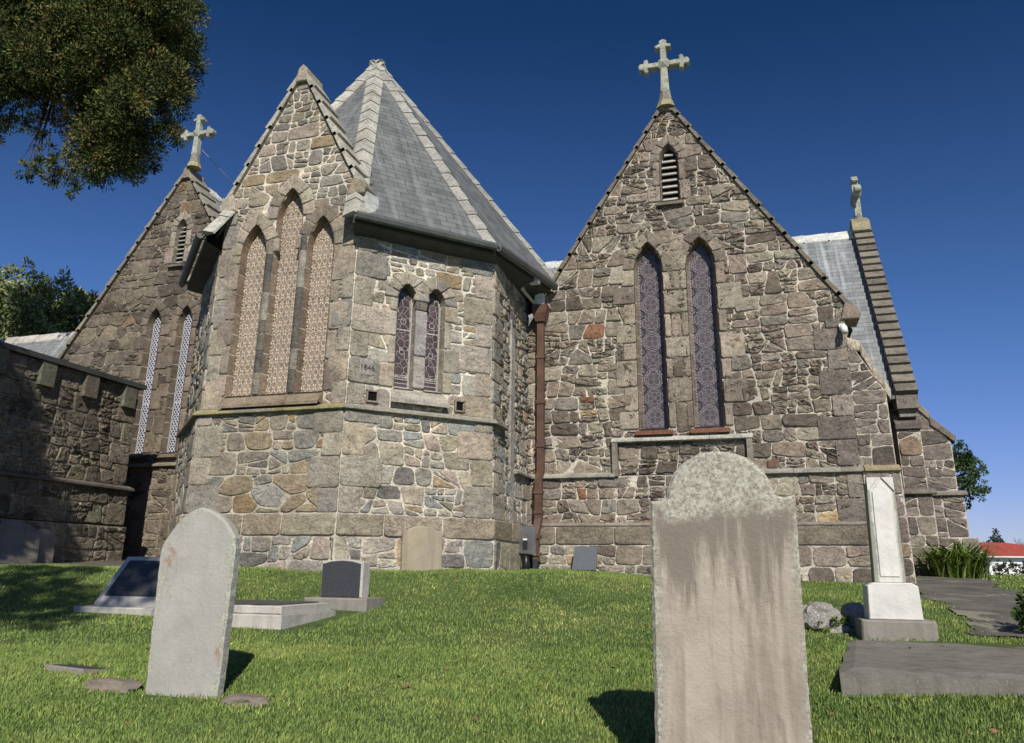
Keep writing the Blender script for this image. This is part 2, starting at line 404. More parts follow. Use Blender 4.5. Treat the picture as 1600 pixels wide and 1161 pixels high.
MORT = (.60, .55, .46)
def panel(name, fr, outline, style, pal, mat, parent, gap=.03, h=.014, rough=.5, mort=MORT, wins=(), quoin=(None, None), ashpal='ash_l', seed=1, size=1.0, wild=.12, extra=None, qh=.36, label=None, qw=(.46, .27)):
    """a masonry sheet: mortar with real openings, rubble stones, quoins. outline is ccw convex in (u,z)"""
    rnd = random.Random(seed); mb = MB(); size *= 1.25
    xs = [p[0] for p in outline]; zs = [p[1] for p in outline]; L0, L1, z0, z1 = min(xs), max(xs), min(zs), max(zs)
    # mortar sheet
    cuts = set(xs)
    for w in wins:
        pts, sp = arch(w['u'], w['ho'], w['sill'], w['apex'], w.get('k', 2.5)); cuts |= set(round(p[0], 5) for p in pts)
    cuts = sorted(cuts)
    E = edges(outline)
    def top(x):
        v = 1e9
        for a, b, c in E:
            if b > 1e-6: v = min(v, (c-a*x)/b)
        return v
    for xa, xb in zip(cuts[:-1], cuts[1:]):
        if xb-xa < 1e-5: continue
        ya, yb = top(xa), top(xb); mid = (xa+xb)/2; lo_a = lo_b = z0
        ws = sorted([w for w in wins if abs(mid-w['u']) < w['ho']], key=lambda w: w['sill'])
        for w in ws:
            mb.add([fr(xa, 0, lo_a), fr(xb, 0, lo_b), fr(xb, 0, w['sill']), fr(xa, 0, w['sill'])], [(0, 1, 2, 3)], mort)
            lo_a = archz(xa, w['u'], w['ho'], w['apex'], w.get('k', 2.5)); lo_b = archz(xb, w['u'], w['ho'], w['apex'], w.get('k', 2.5))
        mb.add([fr(xa, 0, lo_a), fr(xb, 0, lo_b), fr(xb, 0, yb), fr(xa, 0, ya)], [(0, 1, 2, 3)], mort)
    # stones
    if style == 'none': cells = []
    elif style == 'poly': cells = voronoi(L0, L1, z0, z1, .26*size, rnd, 1.3, .8)
    elif style == 'mix':
        cells = []; z = z0
        while z < z1-.05:
            hh = rnd.uniform(.45, .85)
            if z1-z-hh < .35: hh = z1-z
            if rnd.random() < .3: cells += voronoi(L0, L1, z, z+hh, .2*size, rnd, 1.5, .9)
            else: cells += courses(L0, L1, z, z+hh, .33*size, .6*size, .12*size**2, .014*size**2, wild*1.3, rnd)
            z += hh
    else: cells = courses(L0, L1, z0, z1, .40*size, .62*size, .095*size**2, .017*size**2, wild, rnd)
    blocks = []
    ex = []
    for w in wins:
        e = w['ho']+.035; sp = arch(w['u'], w['ho'], w['sill'], w['apex'], w.get('k', 2.5))[1]
        ex.append(edges([(w['u']-e, w['sill']-.02), (w['u']+e, w['sill']-.02), (w['u']+e, sp), (w['u'], w['apex']+.05), (w['u']-e, sp)]))
    def carve(p):
        cx, cz = cen(p)
        for he in ex:
            if all(max(a*q[0]+b*q[1]-c for q in p) > 0 and min(a*q[0]+b*q[1]-c for q in p) < 0 or max(a*q[0]+b*q[1]-c for q in p) < 0 for a, b, c in he):
                a, b, c = max(he, key=lambda h_: h_[0]*cx+h_[1]*cz-h_[2])
                p = clip(p, -a, -b, -c)
                if len(p) < 3: return []
                cx, cz = cen(p)
        return p
    for p in cells:
        for a, b, c in E:
            p = clip(p, a, b, c-.004)
            if len(p) < 3: break
        if len(p) < 3: continue
        p = carve(p)
        if len(p) < 3 or area(p) < .0025: continue
        big = area(p) > .05
        stone(mb, p, fr, gap*rnd.uniform(.75, 1.25), h*rnd.uniform(.7, 1.4), pick(pal, rnd), rnd, rough*(.6 if big else 1), rnd.uniform(.07, .2) if style != 'block' else rnd.uniform(.06, .15))
    # quoins
    for side, q in ((0, quoin[0]), (1, quoin[1])):
        if not q: continue
        za, zb = q; z = za; k = seed+side
        while z < zb-.08:
            hh = qh*rnd.uniform(.8, 1.2)
            if zb-z-hh < .12: hh = zb-z
            wd = (qw[0] if k % 2 else qw[1])*rnd.uniform(.9, 1.2); k += 1
            x0 = L0 if side == 0 else L1-wd
            stone(mb, [(x0, z), (x0+wd, z), (x0+wd, z+hh), (x0, z+hh)], fr, gap*.55, h+.012, pick(ashpal, rnd, .1), rnd, .15, .07)
            z += hh
    if extra: extra(mb, fr, rnd)
    return mb.build(name, mat, parent, label)

def window(parent, fr, w, glassmat, latmat, pattern, ashpal='ash_l', jamb=(.16, .34), seed=1, label=None, depth=.16, vous=.17, h=.026, revcol=(.3, .27, .22), sillcol=(.36, .33, .27), name='lancet_window', jambsides=(1, 1), sill=True):
    rnd = random.Random(seed); u, ho, hi, s, a, k = w['u'], w['ho'], w.get('hi', w['ho']), w['sill'], w['apex'], w.get('k', 2.5)
    mb = MB(); O, sp = arch(u, ho, s, a, k); I, _ = arch(u, hi, s+.015, a-(ho-hi)*1.2, k)
    n = len(O)
    # splayed reveal, one block after another
    vs = [fr(x, h+.002, z) for x, z in O]+[fr(x, -depth, z) for x, z in I]
    for i in range(n):
        j = (i+1) % n
        if i in (1, n-1):  # long jambs: cut into blocks
            (x0, za), (x1, zb) = O[i], O[j]; (xi0, zia), (xi1, zib) = I[i], I[j]; m = max(2, int(abs(zb-za)/.27))
            for q in range(m):
                f0, f1 = q/m, (q+1)/m-.0; g = .012/abs(zb-za); f1b = f1-g
                P = lambda f, o: fr(x0+(x1-x0)*f, h+.002, za+(zb-za)*f) if o else fr(xi0+(xi1-xi0)*f, -depth, zia+(zib-zia)*f)
                c = pick(ashpal, rnd, .12); c = tuple(x*.5+y*.5 for x, y in zip(c, revcol))
                mb.add([P(f0, 1), P(f1b, 1), P(f1b, 0), P(f0, 0)], [(0, 1, 2, 3)], c)
                mb.add([P(f1b, 1), P(f1, 1), P(f1, 0), P(f1b, 0)], [(0, 1, 2, 3)], MORT)
        else: mb.add([vs[i], vs[j], vs[n+j], vs[n+i]], [(0, 1, 2, 3)], revcol)
    # jamb blocks
    for sd_ in (-1, 1):
        if not jambsides[0 if sd_ < 0 else 1]: continue
        z = s; q = seed
        while z < sp-.06:
            hh = rnd.uniform(.28, .44)
            if sp-z-hh < .12: hh = sp-z
            wd = (jamb[1] if q % 2 else jamb[0])*rnd.uniform(.9, 1.15); q += 1
            x0, x1 = (u-ho-wd, u-ho) if sd_ < 0 else (u+ho, u+ho+wd)
            stone(mb, [(x0, z), (x1, z), (x1, z+hh), (x0, z+hh)], fr, .014, h, pick(ashpal, rnd, .1), rnd, .12, .06, base=-.02); z += hh
    # voussoirs
    Rr = k*ho; amax = math.acos((Rr-ho)/Rr); nv = 3
    for sd_ in (-1, 1):
        for i in range(nv):
            t0, t1 = amax*i/nv, amax*(i+1)/nv; out = []
            for t, r in ((t0, Rr), (t0, Rr+vous), (t1, Rr+vous), (t1, Rr)):
                x = ho-Rr+r*math.cos(t); z = sp+r*math.sin(t)
                if x < 0: z = z+x*.0; 
                out.append((u+sd_*max(x, 0.0), z))
            if i == nv-1: # meet at the crown
                tt = math.acos(min(1, (Rr-ho)/(Rr+vous))); out[2] = (u, sp+(Rr+vous)*math.sin(tt))
            if sd_ < 0: out = out[::-1]
            stone(mb, out, fr, .012, h, pick(ashpal, rnd, .12), rnd, .12, .05, base=-.02)
    o = mb.build(name, M['dressed'], parent, label)
    g = MB(); G_, _ = arch(u, hi+.01, s+.01, a-(ho-hi)*1.2+.01, k); g.add([fr(x, -depth+.004, z) for x, z in G_], [tuple(range(len(G_)))]); g.build('glass', glassmat, o)
    l = MB(); segs = pattern(u, hi, s+.015, a-(ho-hi)*1.2, k, rnd)
    for (x0, z0), (x1, z1), wd in segs:
        # keep what lies inside the arch
        m = max(1, int(math.hypot(x1-x0, z1-z0)/.05)) ; run = None
        ok = lambda x, z: abs(x-u) <= hi+.002 and s <= z <= archz(x, u, hi, a-(ho-hi)*1.2, k)+.004
        pts = [(x0+(x1-x0)*i/m, z0+(z1-z0)*i/m) for i in range(m+1)]
        for p, q in zip(pts[:-1], pts[1:]):
            if ok(*p) and ok(*q): strip(l, fr, p, q, wd, -depth+.003, -depth+.009)
    if l.f: l.build('leadwork', latmat, o)
    if sill:
        sb = MB(); e = ho+.06
        sb.add([fr(u-e, -.05, s), fr(u+e, -.05, s), fr(u+e, h+.07, s-.05), fr(u-e, h+.07, s-.05), fr(u-e, h+.07, s-.10), fr(u+e, h+.07, s-.10), fr(u+e, -.05, s-.10), fr(u-e, -.05, s-.10)],
               [(3, 2, 1, 0), (4, 5, 2, 3), (7, 6, 5, 4), (0, 7, 4, 3), (1, 2, 5, 6)], sillcol)
        sb.add([fr(u-hi, -depth, s+.015), fr(u+hi, -depth, s+.015), fr(u+ho, -.05, s), fr(u-ho, -.05, s)], [(0, 1, 2, 3)], sillcol)
        sb.build('sill', M['dressed'], o)
    return o
def strip(l, fr, p, q, wd, d0, d1):
    dx, dz = q[0]-p[0], q[1]-p[1]; L = math.hypot(dx, dz)
    if L < 1e-5: return
    nx, nz = -dz/L*wd/2, dx/L*wd/2; e = wd*.3/L
    p = (p[0]-dx*e, p[1]-dz*e); q = (q[0]+dx*e, q[1]+dz*e)
    a = [(p[0]-nx, p[1]-nz), (q[0]-nx, q[1]-nz), (q[0]+nx, q[1]+nz), (p[0]+nx, p[1]+nz)]
    vs = [fr(x, d0, z) for x, z in a]+[fr(x, d1, z) for x, z in a]
    l.add(vs, [(4, 5, 6, 7), (0, 1, 5, 4), (1, 2, 6, 5), (2, 3, 7, 6), (3, 0, 4, 7)])
def pat_diamond(dx, dz, wd, bars=.55, bw=.02):
    def f(u, hw, s, a, k, rnd):
        out = []; z = s-(a-s); m = dz/dx
        H = a-s
        c = -2*hw*m
        z = s-2*hw*m
        while z < a+2*hw*m:
            out.append(((u-hw, z), (u+hw, z+2*hw*m), wd)); out.append(((u+hw, z), (u-hw, z+2*hw*m), wd)); z += dz
        z = s+bars
        while z < a: out.append(((u-hw, z), (u+hw, z), bw)); z += bars
        out += [((u-hw+wd/2, s), (u-hw+wd/2, a), wd*1.1), ((u+hw-wd/2, s), (u+hw-wd/2, a), wd*1.1), ((u-hw, s+wd/2), (u+hw, s+wd/2), wd*1.5)]
        return out
    return f
def circ(cx, cz, r, wd, n=14, a0=0, a1=2*math.pi):
    P = [(cx+r*math.cos(a0+(a1-a0)*i/n), cz+r*math.sin(a0+(a1-a0)*i/n)) for i in range(n+1)]
    return [(P[i], P[i+1], wd) for i in range(n)]
def pat_medallion(u, hw, s, a, k, rnd):
    out = []; z = s+.19; i = 0; r = hw*.80
    while z < a:
        if i % 2 == 0:
            out += circ(u, z, r, .012, 18); out += circ(u, z, r*.82, .008, 16)
            for q in range(4):
                t = math.pi/4+q*math.pi/2; out += circ(u+r*.42*math.cos(t), z+r*.42*math.sin(t), r*.34, .009, 8)
        else:
            for q in range(4):
                t = q*math.pi/2; out += circ(u+r*.38*math.cos(t), z+r*.38*math.sin(t), r*.62, .011, 9, t-1.9, t+1.9)
                out += circ(u+r*.36*math.cos(t), z+r*.36*math.sin(t), r*.3, .008, 7)
            out += circ(u, z, r*.18, .01, 7)
        for q in (-1, 1):
            for e in (-1, 1): out += circ(u+q*hw, z+e*.155, hw*.42, .008, 8)
        z += .31; i += 1
    z = s
    while z < a: out.append(((u-hw, z), (u+hw, z), .012)); z += .93
    out += [((u-hw+.008, s), (u-hw+.008, a), .018), ((u+hw-.008, s), (u+hw-.008, a), .018), ((u-hw, s+.06), (u+hw, s+.06), .01)]
    return out
def pat_stained(u, hw, s, a, k, rnd):
    out = []
    for p in voronoi(u-hw+.02, u+hw-.02, s+.17, a-.1, .085, rnd, 1.0, .5):
        for i in range(len(p)): out.append((p[i], p[(i+1) % len(p)], .0085))
    for z, r in ((s+.36*(a-s), .035), (s+.66*(a-s), .04)): out += circ(u, z, r, .008, 12)
    for e in (-1, 1): out.append(((u+e*(hw-.018), s), (u+e*(hw-.018), a), .010)); out.append(((u+e*(hw-.003), s), (u+e*(hw-.003), a), .012))
    z = s+.03
    while z < s+.2: out.append(((u-hw, z), (u+hw, z), .009)); z += .055
    for z in (s+.17, s+.66*(a-s)-.12): out.append(((u-hw, z), (u+hw, z), .016))
    z = s
    while z < a: out.append(((u-hw, z), (u-hw+.02, z), .008)); out.append(((u+hw-.02, z), (u+hw, z), .008)); z += .06
    return out

def string_course(mb, fr, x0, x1, z, proj=.09, h=.11, col=(.30, .27, .2), seg=.7, rnd=random, colf=None):
    x = x0
    while x < x1-1e-4:
        xe = min(x+seg*rnd.uniform(.8, 1.3), x1)
        if x1-xe < .2: xe = x1
        kf = rnd.uniform(.85, 1.15); c = colf(x) if colf else tuple(v*kf for v in col)
        prof = [(-.01, z+h), (proj*.35, z+h*.82), (proj, z+h*.42), (proj, z+h*.12), (proj*.75, z), (-.01, z-.0)]
        n = len(prof); vs = [fr(x+.003, d, zz) for d, zz in prof]+[fr(xe-.003, d, zz) for d, zz in prof]
        fs = [(i, i+n, (i+1) % n+n, (i+1) % n) for i in range(n)]+[tuple(range(n)), tuple(range(2*n-1, n-1, -1))]
        mb.add(vs, fs, c); x = xe

def rake(mb, fr, top, bot, width, rnd, pal='ash_l', seg=.36, th=.055, lift=.05, over=.07, colv=None):
    """overlapping coping slabs down a gable slope; top,bot=(u,z)"""
    tu, tz = top; bu, bz = bot; L = math.hypot(bu-tu, bz-tz); du, dz = (bu-tu)/L, (bz-tz)/L; nu, nz = (-dz, du) if du > 0 else (dz, -du)
    if nz < 0: nu, nz = -nu, -nz
    n = max(2, int(round(L/seg))); s = L/n
    for i in range(n):
        a = i*s-.03; b = (i+1)*s+.03; kf = rnd.uniform(.82, 1.18); c = pick(pal, rnd, .15) if colv is None else tuple(v*kf for v in colv)
        j = rnd.uniform(-.006, .006)
        def P(t, k): return (tu+du*t+nu*k, tz+dz*t+nz*k)
        A, B, Cc, D = P(a, .0), P(b, .0), P(b, th+lift+j), P(a, th+j)
        vs = [fr(x, d, z) for d in (-width, over) for x, z in (A, B, Cc, D)]
        mb.add(vs, [(0, 1, 2, 3), (7, 6, 5, 4), (0, 4, 5, 1), (1, 5, 6, 2), (2, 6, 7, 3), (3, 7, 4, 0)], c)
def quadroof(mb, P, uvo=(0, 0)):
    """roof polygon with uv in metres: u along the eave, v up the slope; P[0]->P[1] is the eave"""
    P = [Vector(p) for p in P]; ux = (P[1]-P[0]).normalized(); n = (P[1]-P[0]).cross(P[-1]-P[0]).normalized(); vx = n.cross(ux)
    if vx.z < 0: vx = -vx
    uv = [((p-P[0]).dot(ux)+uvo[0], (p-P[0]).dot(vx)+uvo[1]) for p in P]
    mb.add(P, [tuple(range(len(P)))], (.3, .3, .3), uv)
def ridge_tiles(mb, a, b, wd, col, rnd, seg=.42, side=None, th=.03):
    """saddle shaped tiles from a (top) to b, lapping"""
    a, b = Vector(a), Vector(b); L = (b-a).length; d = (b-a)/L; s1, s2, upn = side
    n = max(1, int(L/seg)); s = L/n
    for i in range(n):
        kf = rnd.uniform(.92, 1.06); c = tuple(v*kf for v in col); t0, t1 = i*s-.02, (i+1)*s+.02; p0, p1 = a+d*t0, a+d*t1
        vs = []
        for p, k in ((p0, th), (p1, th+.02)):
            vs += [p+s1*wd+upn*.006, p+s1*wd+upn*(k), p+upn*(k+.035), p+s2*wd+upn*(k), p+s2*wd+upn*.006, p-upn*.02]
        fs = [(k, (k+1) % 6, (k+1) % 6+6, k+6) for k in range(6)]+[(5, 4, 3, 2, 1, 0), (6, 7, 8, 9, 10, 11)]
        mb.add(vs, fs, c)

def cross_outline():
    h = .052
    def arm(L):  # in local coords pointing +x, from the centre, upper half then mirrored
        return [(.09, h), (L-.17, h), (L-.175, .115), (L-.15, .14), (L-.115, .135), (L-.10, .10), (L-.085, .058), (L-.055, .07), (L-.02, .055), (L, .015)]
    L = .44; pts = []
    for q in range(3):
        ang = [0, math.pi/2, math.pi][q]; Lq = [L, .50, L][q]
        A = arm(Lq); full = [(x, -y) for x, y in A]+[(x, y) for x, y in reversed(A)]
        pts += [(x*math.cos(ang)-y*math.sin(ang), x*math.sin(ang)+y*math.cos(ang)) for x, y in full]
    pts += [(-.058, -.09), (-.075, -.55), (.075, -.55), (.058, -.09)]
    return pts
def cross(parent, fr, u, zc, col=(.40, .40, .33), s=1.0, name='cross'):
    mb = MB(); o = [(u+x*s, zc+z*s) for x, z in cross_outline()]
    D = .075*s
    n = len(o); ins = inset_poly(o, .014*s); rings = [(ins, -D), (o, -D+.014), (o, D-.014), (ins, D)]
    vs = [fr(x, d, z) for r, d in rings for x, z in r]
    fs = [(k*n+i, k*n+(i+1) % n, (k+1)*n+(i+1) % n, (k+1)*n+i) for k in range(3) for i in range(n)]+[tuple(3*n+i for i in range(n)), tuple(reversed(range(n)))]
    mb.add(vs, fs, col)
    for d in (-D, D):
        sg = 1 if d > 0 else -1; b = .085*s
        mb.add([fr(u-b, d, zc-b), fr(u+b, d, zc-b), fr(u+b, d, zc+b), fr(u-b, d, zc+b), fr(u, d+sg*.045, zc)], [(0, 1, 4), (1, 2, 4), (2, 3, 4), (3, 0, 4)], tuple(v*.8 for v in col))
    b0 = mb.build(name, M['dressed'], parent)
    st = MB()
    for z0, z1, r0, r1, c in ((-.74, -.50, .12, .085, (.26, .235, .2)), (-.86, -.74, .17, .13, (.34, .30, .18))):
        vs = []
        for z, r in ((z0, r0), (z1, r1)):
            vs += [fr(u+r*s*math.cos(t*math.pi/4+.39), r*s*math.sin(t*math.pi/4+.39), zc+z*s) for t in range(8)]
        st.add(vs, [(i, (i+1) % 8, (i+1) % 8+8, i+8) for i in range(8)]+[tuple(range(8, 16)), tuple(reversed(range(8)))], c)
    st.build('cross_base', M['dressed'], b0)
    return b0

exec_after = []
# ================================================================== GROUND
def prof(D, tab):
    xs = [a for a, b in tab]; i = np.searchsorted(xs, D)-1; i = np.clip(i, 0, len(xs)-2)
    x0 = np.array(xs)[i]; x1 = np.array(xs)[i+1]; ys = np.array([b for a, b in tab]); t = np.clip((D-x0)/(x1-x0), 0, 1)
    return ys[i]+(ys[i+1]-ys[i])*t
TA = [(-60, -1.5), (-6, -.45), (0, .22), (3.3, .76), (4.6, .93), (6.6, 1.10), (8.1, 1.245), (8.8, 1.43), (9.5, 1.565), (12, 1.60), (15, 1.7), (20, 1.62), (60, 1.5), (120, 1.3), (6000, -40)]
TB = [(-60, -1.5), (-6, -.45), (0, .22), (3.3, .98), (4.6, 1.08), (7.0, 1.15), (7.6, 1.28), (9, 1.36), (11, 1.48), (14, 1.56), (17, 1.58), (22, 1.50), (60, 1.0), (120, 1.2), (6000, -40)]
def smooth(a): return a*a*(3-2*a)
def gz(X, Y):
    X = np.asarray(X, float); Y = np.asarray(Y, float)
    D = -math.sin(y_)*X+math.cos(y_)*Y; s = math.cos(y_)*X+math.sin(y_)*Y
    def P(D, T): # softened profile
        return (prof(D-.25, T)+prof(D, T)*2+prof(D+.25, T))/4
    w_ = smooth(np.clip((s-.6)/2.0, 0, 1)); z = P(D, TA)*(1-w_)+P(D, TB)*w_
    near = np.clip(1-D/60, 0, 1)
    return z+near*(.012*np.sin(X*1.9+1)*np.sin(Y*1.6)+.006*np.sin(X*4.3+Y*3.1))
def gzf(x, y): return float(gz(np.array([x]), np.array([y]))[0])

def mat_grass(name, blades=False):
    m, nt, p = newmat(name); co = objco(nt)
    n1 = noise(nt, .9, 4, .6, co); n2 = noise(nt, 5, 4, .7, co); n3 = noise(nt, 60, 3, .7, co)
    c = ramp(nt, n1, [(.3, (.10, .16, .042)), (.55, (.145, .21, .06)), (.78, (.20, .24, .08))])
    c = mix(nt, 'MULTIPLY', 1, c, ramp(nt, n2, [(.25, (.65, .72, .6)), (.5, (1, 1, 1)), (.8, (1.35, 1.2, 1.1))]))
    if not blades:
        c = mix(nt, 'MULTIPLY', 1, c, ramp(nt, n3, [(.3, (.35, .35, .35)), (.6, (.9, .9, .9))]))
        nt.links.new(bump(nt, n3, 1, .03), p.inputs['Normal'])
    else:
        at = N(nt, 'ShaderNodeAttribute', attribute_name='Col'); c = mix(nt, 'MULTIPLY', 1, c, at.outputs[0])
        p.inputs['Subsurface Weight'].default_value = 0
    nt.links.new(c, p.inputs['Base Color']); p.inputs['Roughness'].default_value = .75; p.inputs['Specular IOR Level'].default_value = .25
    return m
M['grass'] = mat_grass('lawn_ground'); M['blades'] = mat_grass('grass_blades', True)
def axis(a, b, fine, f0, f1):
    v = list(np.arange(f0, f1+1e-6, fine)); x = f0; st = fine
    while x > a: st *= 1.35; x -= st; v.insert(0, x)
    x = f1; st = fine
    while x < b: st *= 1.35; x += st; v.append(x)
    return np.array(v)
gx = axis(-3000, 3000, .2, -14, 8); gy = axis(-300, 4500, .2, -2, 20)
X, Y = np.meshgrid(gx, gy); Z = gz(X, Y)
nx_, ny_ = len(gx), len(gy); idx = np.arange(nx_*ny_).reshape(ny_, nx_)
F = np.stack([idx[:-1, :-1], idx[:-1, 1:], idx[1:, 1:], idx[1:, :-1]], -1).reshape(-1, 4)
g = bigmesh('ground', np.stack([X, Y, Z], -1).reshape(-1, 3), F, M['grass'], smooth=True); g['kind'] = 'structure'

def sheet(name, inside, x0, x1, y0, y1, st, off, mat):
    xs = np.arange(x0, x1, st); ys = np.arange(y0, y1, st); V = {}; vs = []; fs = []
    Zc = gz(*np.meshgrid(xs, ys))
    def vid(i, j):
        if (i, j) not in V: V[(i, j)] = len(vs); vs.append((xs[i], ys[j], Zc[j, i]+off))
        return V[(i, j)]
    for i in range(len(xs)-1):
        for j in range(len(ys)-1):
            if inside(xs[i]+st/2, ys[j]+st/2): fs.append((vid(i, j), vid(i+1, j), vid(i+1, j+1), vid(i, j+1)))
    o = bigmesh(name, vs, fs, mat, smooth=True); o['kind'] = 'structure'; return o
def mat_path():
    m, nt, p = newmat('worn_asphalt'); co = objco(nt)
    c = ramp(nt, noise(nt, 2.2, 6, .65, co), [(.3, (.075, .068, .055)), (.6, (.14, .128, .105)), (.8, (.20, .185, .15))])
    sf = ramp(nt, noise(nt, 1.5, 7, .75, co, .6), [(.55, (0, 0, 0)), (.60, (.8,)*3)])
    c = mix(nt, 'MIX', sf, c, (.27, .26, .19))
    c = mix(nt, 'MULTIPLY', 1, c, ramp(nt, noise(nt, 110, 3, .7, co), [(.3, (.6, .6, .6)), (.7, (1.3, 1.3, 1.3))]))
    nt.links.new(c, p.inputs['Base Color']); p.inputs['Roughness'].default_value = .9
    nt.links.new(bump(nt, noise(nt, 60, 4, .7, co), .8, .012), p.inputs['Normal']); return m
M['path'] = mat_path()
def hsh(x, y): return mnoise.noise(Vector((x*1.3, y*1.3, 3)))*.35+mnoise.noise(Vector((x*5, y*5, 7)))*.12
def inpath(x, y):      # path rising from the right edge of the view to the church corner
    D = -math.sin(y_)*x+math.cos(y_)*y; s = math.cos(y_)*x+math.sin(y_)*y
    if D < 6.4+hsh(x, y)*.5 or D > 16: return False
    l = np.interp(D, [6.4, 8, 10, 12, 14, 16], [3.6, 4.3, 4.8, 5.9, 7.1, 8.4]); r = np.interp(D, [6.4, 7.6, 8.4, 10, 12, 14, 16], [12, 9, 5.7, 6.1, 7.1, 8.1, 9.0])
    return l+hsh(x, y)*.5 < s < r+hsh(y, x)*.9
sheet('path', inpath, .5, 13, 2, 18, .06, .012, M['path'])
sheet('side_path', lambda x, y: y > 7.9+(x+10.4)*.30+hsh(x, y)*.5 and x < -7.25+hsh(y, x)*.4 and not (x < -10.35 and y < 11.1), -12.6, -6.5, 6, 12.6, .08, .012, M['path'])
# ================================================================== CHURCH
church = thing('stone_church', 'rubble stone church with steep slate roofs, gables with crosses and a polygonal apse', 'church')
rndc = random.Random(3)
nE = (0, -1, 0); uE = (1, 0, 0)
PL, ST = 2.24, 2.96        # plinth top, lower string course
def gable_outline(L0, L1, zb, uc, za, slope):
    return [(L0, zb), (L1, zb), (L1, za-slope*(L1-uc)), (uc, za), (L0, za-slope*(uc-L0))]

# ---- right gable (G)
GX0, GX1, GY, GC, GZ, GS = -3.5, 1.50, 12.0, -.953, 9.33, 1.56
fG = frame((0, GY, 0), uE, nE)
gw = [dict(u=GC-.415, ho=.225, hi=.185, sill=3.70, apex=6.80, k=2.6), dict(u=GC+.415, ho=.225, hi=.185, sill=3.70, apex=6.80, k=2.6),
      dict(u=GC, ho=.155, hi=.125, sill=7.50, apex=8.56, k=2.6)]
def between(mb, fr, rnd):
    # squared blocks up the pier between the two lancets
    z = 3.70; c0, c1 = GC-.415+.225, GC+.415-.225; k = 0
    while z < 6.35:
        hh = rnd.uniform(.3, .42)
        if k % 2: stone(mb, [(c0, z), (c1, z), (c1, z+hh), (c0, z+hh)], fr, .014, .03, pick('ash_g', rnd), rnd, .15, .06)
        else:
            a = c0+rnd.uniform(.09, .12); b = c1-rnd.uniform(.09, .12)
            for x0, x1, p in ((c0, a, 'ash_g'), (a, b, 'gable'), (b, c1, 'ash_g')): stone(mb, [(x0, z), (x1, z), (x1, z+hh), (x0, z+hh)], fr, .016, .03, pick(p, rnd), rnd, .2, .1)
        z += hh; k += 1
    stone(mb, [(c0+.02, z), (c1-.02, z), (c1-.0, z+.3), (c0+.0, z+.3)], fr, .016, .03, pick('ash_g', rnd), rnd, .2, .1)
MG = (.56, .51, .435)
panel('wall', fG, gable_outline(GX0, GX1, ST+.05, GC, GZ, GS), 'block', 'gable', M['masonry'], church, gap=.0155, h=.021, rough=1.05, mort=MG, wins=gw, quoin=(None, (ST+.1, 5.25)), ashpal='ash_f', seed=11, size=.86, wild=.13, extra=between)
fGp = frame((0, GY-.05, 0), uE, nE)
panel('wall', fGp, [(GX0, PL-.02), (GX1+.03, PL-.02), (GX1+.03, ST+.03), (GX0, ST+.03)], 'block', 'gable', M['masonry'], church, gap=.0155, h=.018, rough=.9, mort=MG, seed=12, size=.85, quoin=(None, (PL, ST)), ashpal='ash_f')
fGb = frame((0, GY-.12, 0), uE, nE)
def plinth_panel(fr, L0, L1, zb, zt, seed, pal='plinth', mort=MG, rub='gable'):
    h = .27
    panel('plinth', fr, [(L0, zt-h), (L1, zt-h), (L1, zt), (L0, zt)], 'none', pal, M['masonry'], church, mort=mort, seed=seed, extra=lambda mb, f, rnd: row(mb, f, rnd, L0, L1, zt-h, zt, pal))
    panel('plinth', fr, [(L0, zb), (L1, zb), (L1, zt-h), (L0, zt-h)], 'mix' if seed % 2 else 'block', rub, M['masonry'], church, gap=.0155, h=.014, rough=.7, mort=mort, seed=seed, size=1.05)
def row(mb, f, rnd, x0, x1, z0, z1, pal):
    x = x0
    while x < x1-.02:
        w_ = rnd.uniform(.5, 1.05)
        if x1-x-w_ < .25: w_ = x1-x
        stone(mb, [(x, z0), (x+w_, z0), (x+w_, z1), (x, z1)], f, .016, .022, pick(pal, rnd), rnd, .25, .06); x += w_
plinth_panel(fGb, GX0, GX1+.06, 1.2, PL, 21)
for i, wn in enumerate(gw[:2]):
    window(church, fG, wn, M['glass_purple'], M['came_purple'], pat_medallion, 'ash_g', (.14 if i else .2, .34), 31+i, depth=.17, vous=.2, h=.03, revcol=(.24, .19, .13), sillcol=(.2, .1, .065), jambsides=(1-i, i),
           label='left lancet of the right gable, purple leaded glass with medallion pattern' if i == 0 else 'right lancet of the right gable, purple leaded glass with medallion pattern')
def louvres(parent, fr, w, n=8, seed=1):
    o = window(parent, fr, w, M['black'], M['black'], lambda *a: [], 'ash_g', (.13, .2), seed, depth=.15, vous=.17, h=.028, revcol=(.2, .18, .16), sillcol=(.2, .18, .15), name='louvre_vent')
    s, a, u, hi, k = w['sill'], w['apex'], w['u'], w['hi'], w['k']; st = (a-s-.12)/n
    for i in range(n):
        z = s+.03+i*st; top_ = archz(u, u, hi, a-.05, k); e = hi
        while e > .02 and archz(u+e*.98, u, hi, a-.05, k) < z+st*.6 and z+st*.6 > archz(u+hi, u, hi, a-.05, k): e -= .01
        if e < .03: continue
        mb = MB(); mb.add([fr(u-e, -.02, z), fr(u+e, -.02, z), fr(u+e, -.13, z+st*.85), fr(u-e, -.13, z+st*.85), fr(u-e, -.035, z-.012), fr(u+e, -.035, z-.012), fr(u+e, -.145, z+st*.85-.012), fr(u-e, -.145, z+st*.85-.012)],
                          [(0, 1, 2, 3), (0, 4, 5, 1), (7, 6, 5, 4)], (.5, .5, .5)); mb.build('louvre', M['louvre'], o)
    return o
louvres(church, fG, gw[2], 8, 41)
